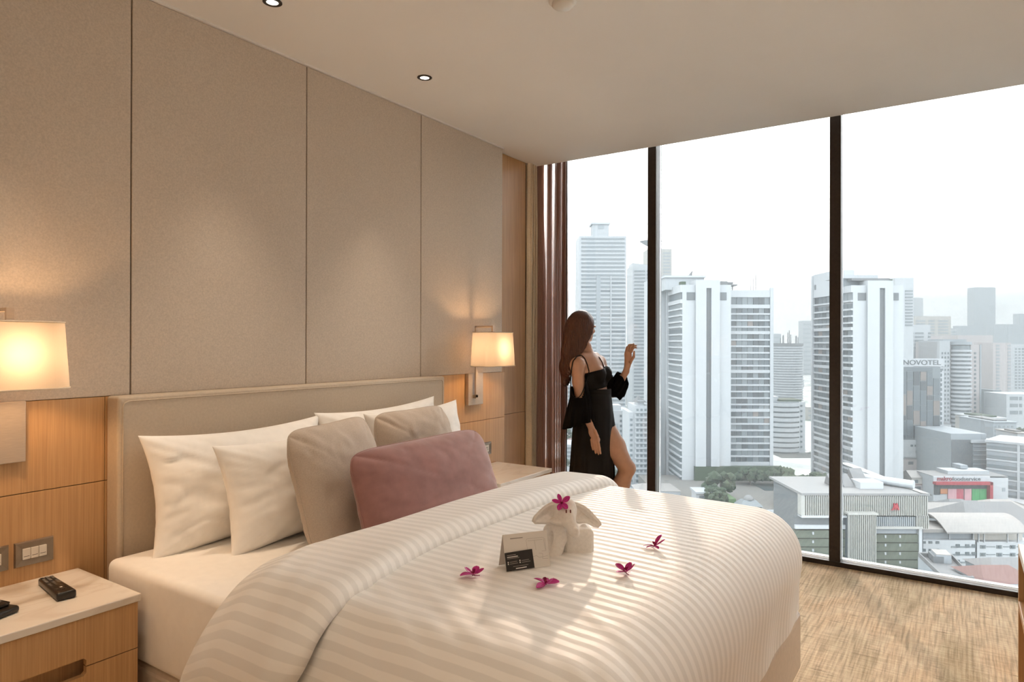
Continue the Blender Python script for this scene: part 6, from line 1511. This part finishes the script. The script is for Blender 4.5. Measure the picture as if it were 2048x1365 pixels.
labs = [((946, 1154), 'magenta orchid bloom lying left of the tent card', 3, None), ((1091, 1172), 'magenta orchid bloom lying in front of the black card, its thin stalk out', 5, None),
        ((1251, 1148), 'flat magenta orchid bloom lying right of the elephant, nearer the view', 8, None), ((1309, 1096), 'magenta orchid bloom with one petal standing up, farthest right on the bed', 13, 'up')]
for (px, py), lab, sd_, up in labs:
    p = on_duvet(px, py); rnd = random.Random(sd_); pt = flat5(rnd)
    rz = rnd.uniform(0, 6)
    if up:
        rz = 0.0; pt = [(YAW + 0.5, 1.15, 0.2, 0.036, 0.013, -0.75), (YAW - 0.25, 0.5, -0.5, 0.031, 0.013, 0.3), (YAW + PI, 0.35, 0.3, 0.029, 0.010, -0.7), (YAW + PI + 0.5, 0.12, 0.2, 0.026, 0.010, -0.3), (YAW - 1.3, 0.10, 0.0, 0.020, 0.012, -0.4)]
    orchid((p.x, p.y, duvet_z(p.x, p.y) + 0.004), (0, 0, rz), lab, pt, 1.22)
# bloom resting on the elephant's forehead, facing the room
q = at(1123, 1006, _eD - 0.035)
orchid(q, (Matrix.Rotation(YAW, 4, 'Z') @ Matrix.Rotation(math.radians(72), 4, 'X')).to_euler(), "magenta orchid bloom resting on the towel elephant's head",
       [(0.62, 0.12, 0.1, 0.030, 0.019, 0.3), (1.95, 0.10, -0.1, 0.027, 0.015, 0.4), (2.95, 0.15, 0.2, 0.030, 0.015, 0.3), (4.25, 0.2, 0.0, 0.026, 0.019, 0.4), (5.45, 0.2, 0.0, 0.026, 0.020, 0.4)], 1.0)
# ------------------------------------------------------------------ tent card and black card
pmat('card_white', (0.70, 0.66, 0.61), 0.7, var=0.01, scale=5); pmat('card_black', (0.012, 0.010, 0.009), 0.45, var=0.05); pmat('print_grey', (0.34, 0.31, 0.28), 0.8); pmat('print_white', (0.75, 0.72, 0.68), 0.7)
pa, pb = on_duvet(1012, 1146), on_duvet(1101, 1133)
zc = max(duvet_z(pa.x, pa.y), duvet_z(pb.x, pb.y)) + 0.0005; A_ = Vector((pa.x, pa.y, zc)); B_ = Vector((pb.x, pb.y, zc)); dx_ = (B_ - A_).normalized(); nf_ = Vector((dx_.y, -dx_.x, 0)); LT = (B_ - A_).length
tc_ = empty('tent_card', (A_ + B_) / 2 - nf_ * 0.03); tag(tc_, 'white folded tent card with a faint line drawing beside the towel elephant', 'card')
Mt = Matrix((dx_, nf_, Vector((0, 0, 1)))).transposed().to_4x4(); Mt.translation = A_ - nf_ * 0.03      # x along the card, y toward the room, z up; ridge over y = 0
Mt = Matrix.Translation(tc_.location).inverted() @ Mt
HT, DT = 0.098, 0.030
def tent_panel(name, s):
    bm = bmesh.new(); vs_ = [bm.verts.new(Mt @ Vector(v)) for v in ((0, s * DT, 0), (LT, s * DT, 0), (LT, 0, HT), (0, 0, HT))]; bm.faces.new(vs_); o = from_bm(name, bm, 'card_white', tc_); add_mod(o, 'SOLIDIFY', thickness=0.0008); return o
fp = tent_panel('front_panel', 1.0); tent_panel('back_panel', -1.0)
sl_ = math.hypot(DT, HT); up_ = Vector((0, -DT / sl_, HT / sl_)); out_ = Vector((0, HT / sl_, DT / sl_))
def strip(name, x0, h0, x1, h1, w, mat, par, lift=0.0016, x_off=0.0, y0=DT, M=None):
    """a thin printed line on the front panel: x along it, h up its slope"""
    M = M or Mt; a, b = Vector((x0, y0, 0)) + up_ * h0 + out_ * lift, Vector((x1, y0, 0)) + up_ * h1 + out_ * lift; d = (b - a).normalized(); s = d.cross(out_).normalized() * w / 2
    return mesh(name, [M @ (a - s), M @ (b - s), M @ (b + s), M @ (a + s)], [(0, 1, 2, 3)], mat, par)
strip('printed_title', 0.022, sl_ - 0.013, 0.062, sl_ - 0.013, 0.0026, 'print_grey', fp)
for a in ([(0.070, 0.078), (0.075, 0.084), (0.125, 0.084), (0.132, 0.078), (0.132, 0.045), (0.118, 0.045)], [(0.076, 0.078), (0.124, 0.078)], [(0.098, 0.078), (0.100, 0.050)], [(0.072, 0.077), (0.074, 0.030), (0.100, 0.034), (0.108, 0.028), (0.136, 0.030)], [(0.128, 0.078), (0.130, 0.048)], [(0.108, 0.040), (0.120, 0.038), (0.118, 0.024), (0.136, 0.022)]):
    for (x0, h0), (x1, h1) in zip(a[:-1], a[1:]): strip('drawing_line', x0, h0, x1, h1, 0.0006, 'print_grey', fp)
# black card leaning against it
bcd = empty('business_card', tc_.location); tag(bcd, 'small black printed card leaning against the tent card', 'card')
cx0, cx1, ch0, ch1 = 0.001, 0.089, 0.0005, 0.052
pts = [(cx0, ch0), (cx1, ch0 + 0.001), (cx1 - 0.002, ch1 + 0.003), (cx0 - 0.001, ch1)]
V = [Mt @ (Vector((x, DT + 0.002, 0)) + up_ * h + out_ * 0.0012) for x, h in pts]; bm = bmesh.new(); bm.faces.new([bm.verts.new(v) for v in V]); cf = from_bm('card_face', bm, 'card_black', bcd); add_mod(cf, 'SOLIDIFY', thickness=0.0007, offset=0)
for x0, h, x1, w in ((0.006, 0.044, 0.034, 0.0016), (0.006, 0.039, 0.040, 0.0022), (0.006, 0.035, 0.044, 0.0012), (0.013, 0.025, 0.036, 0.0012), (0.013, 0.020, 0.038, 0.0012), (0.050, 0.026, 0.074, 0.0012), (0.050, 0.021, 0.078, 0.0012), (0.022, 0.012, 0.070, 0.0010), (0.030, 0.006, 0.064, 0.0022)):
    strip('printed_line', x0, h, x1, h + 0.001, w, 'print_white' if w > 0.002 else 'print_grey', cf, 0.0022, y0=DT + 0.002)
for x, h in ((0.008, 0.025), (0.008, 0.020), (0.045, 0.027), (0.045, 0.0215)): strip('printed_dot', x - 0.0016, h, x + 0.0016, h, 0.0034, 'print_white', cf, 0.0022, y0=DT + 0.002)
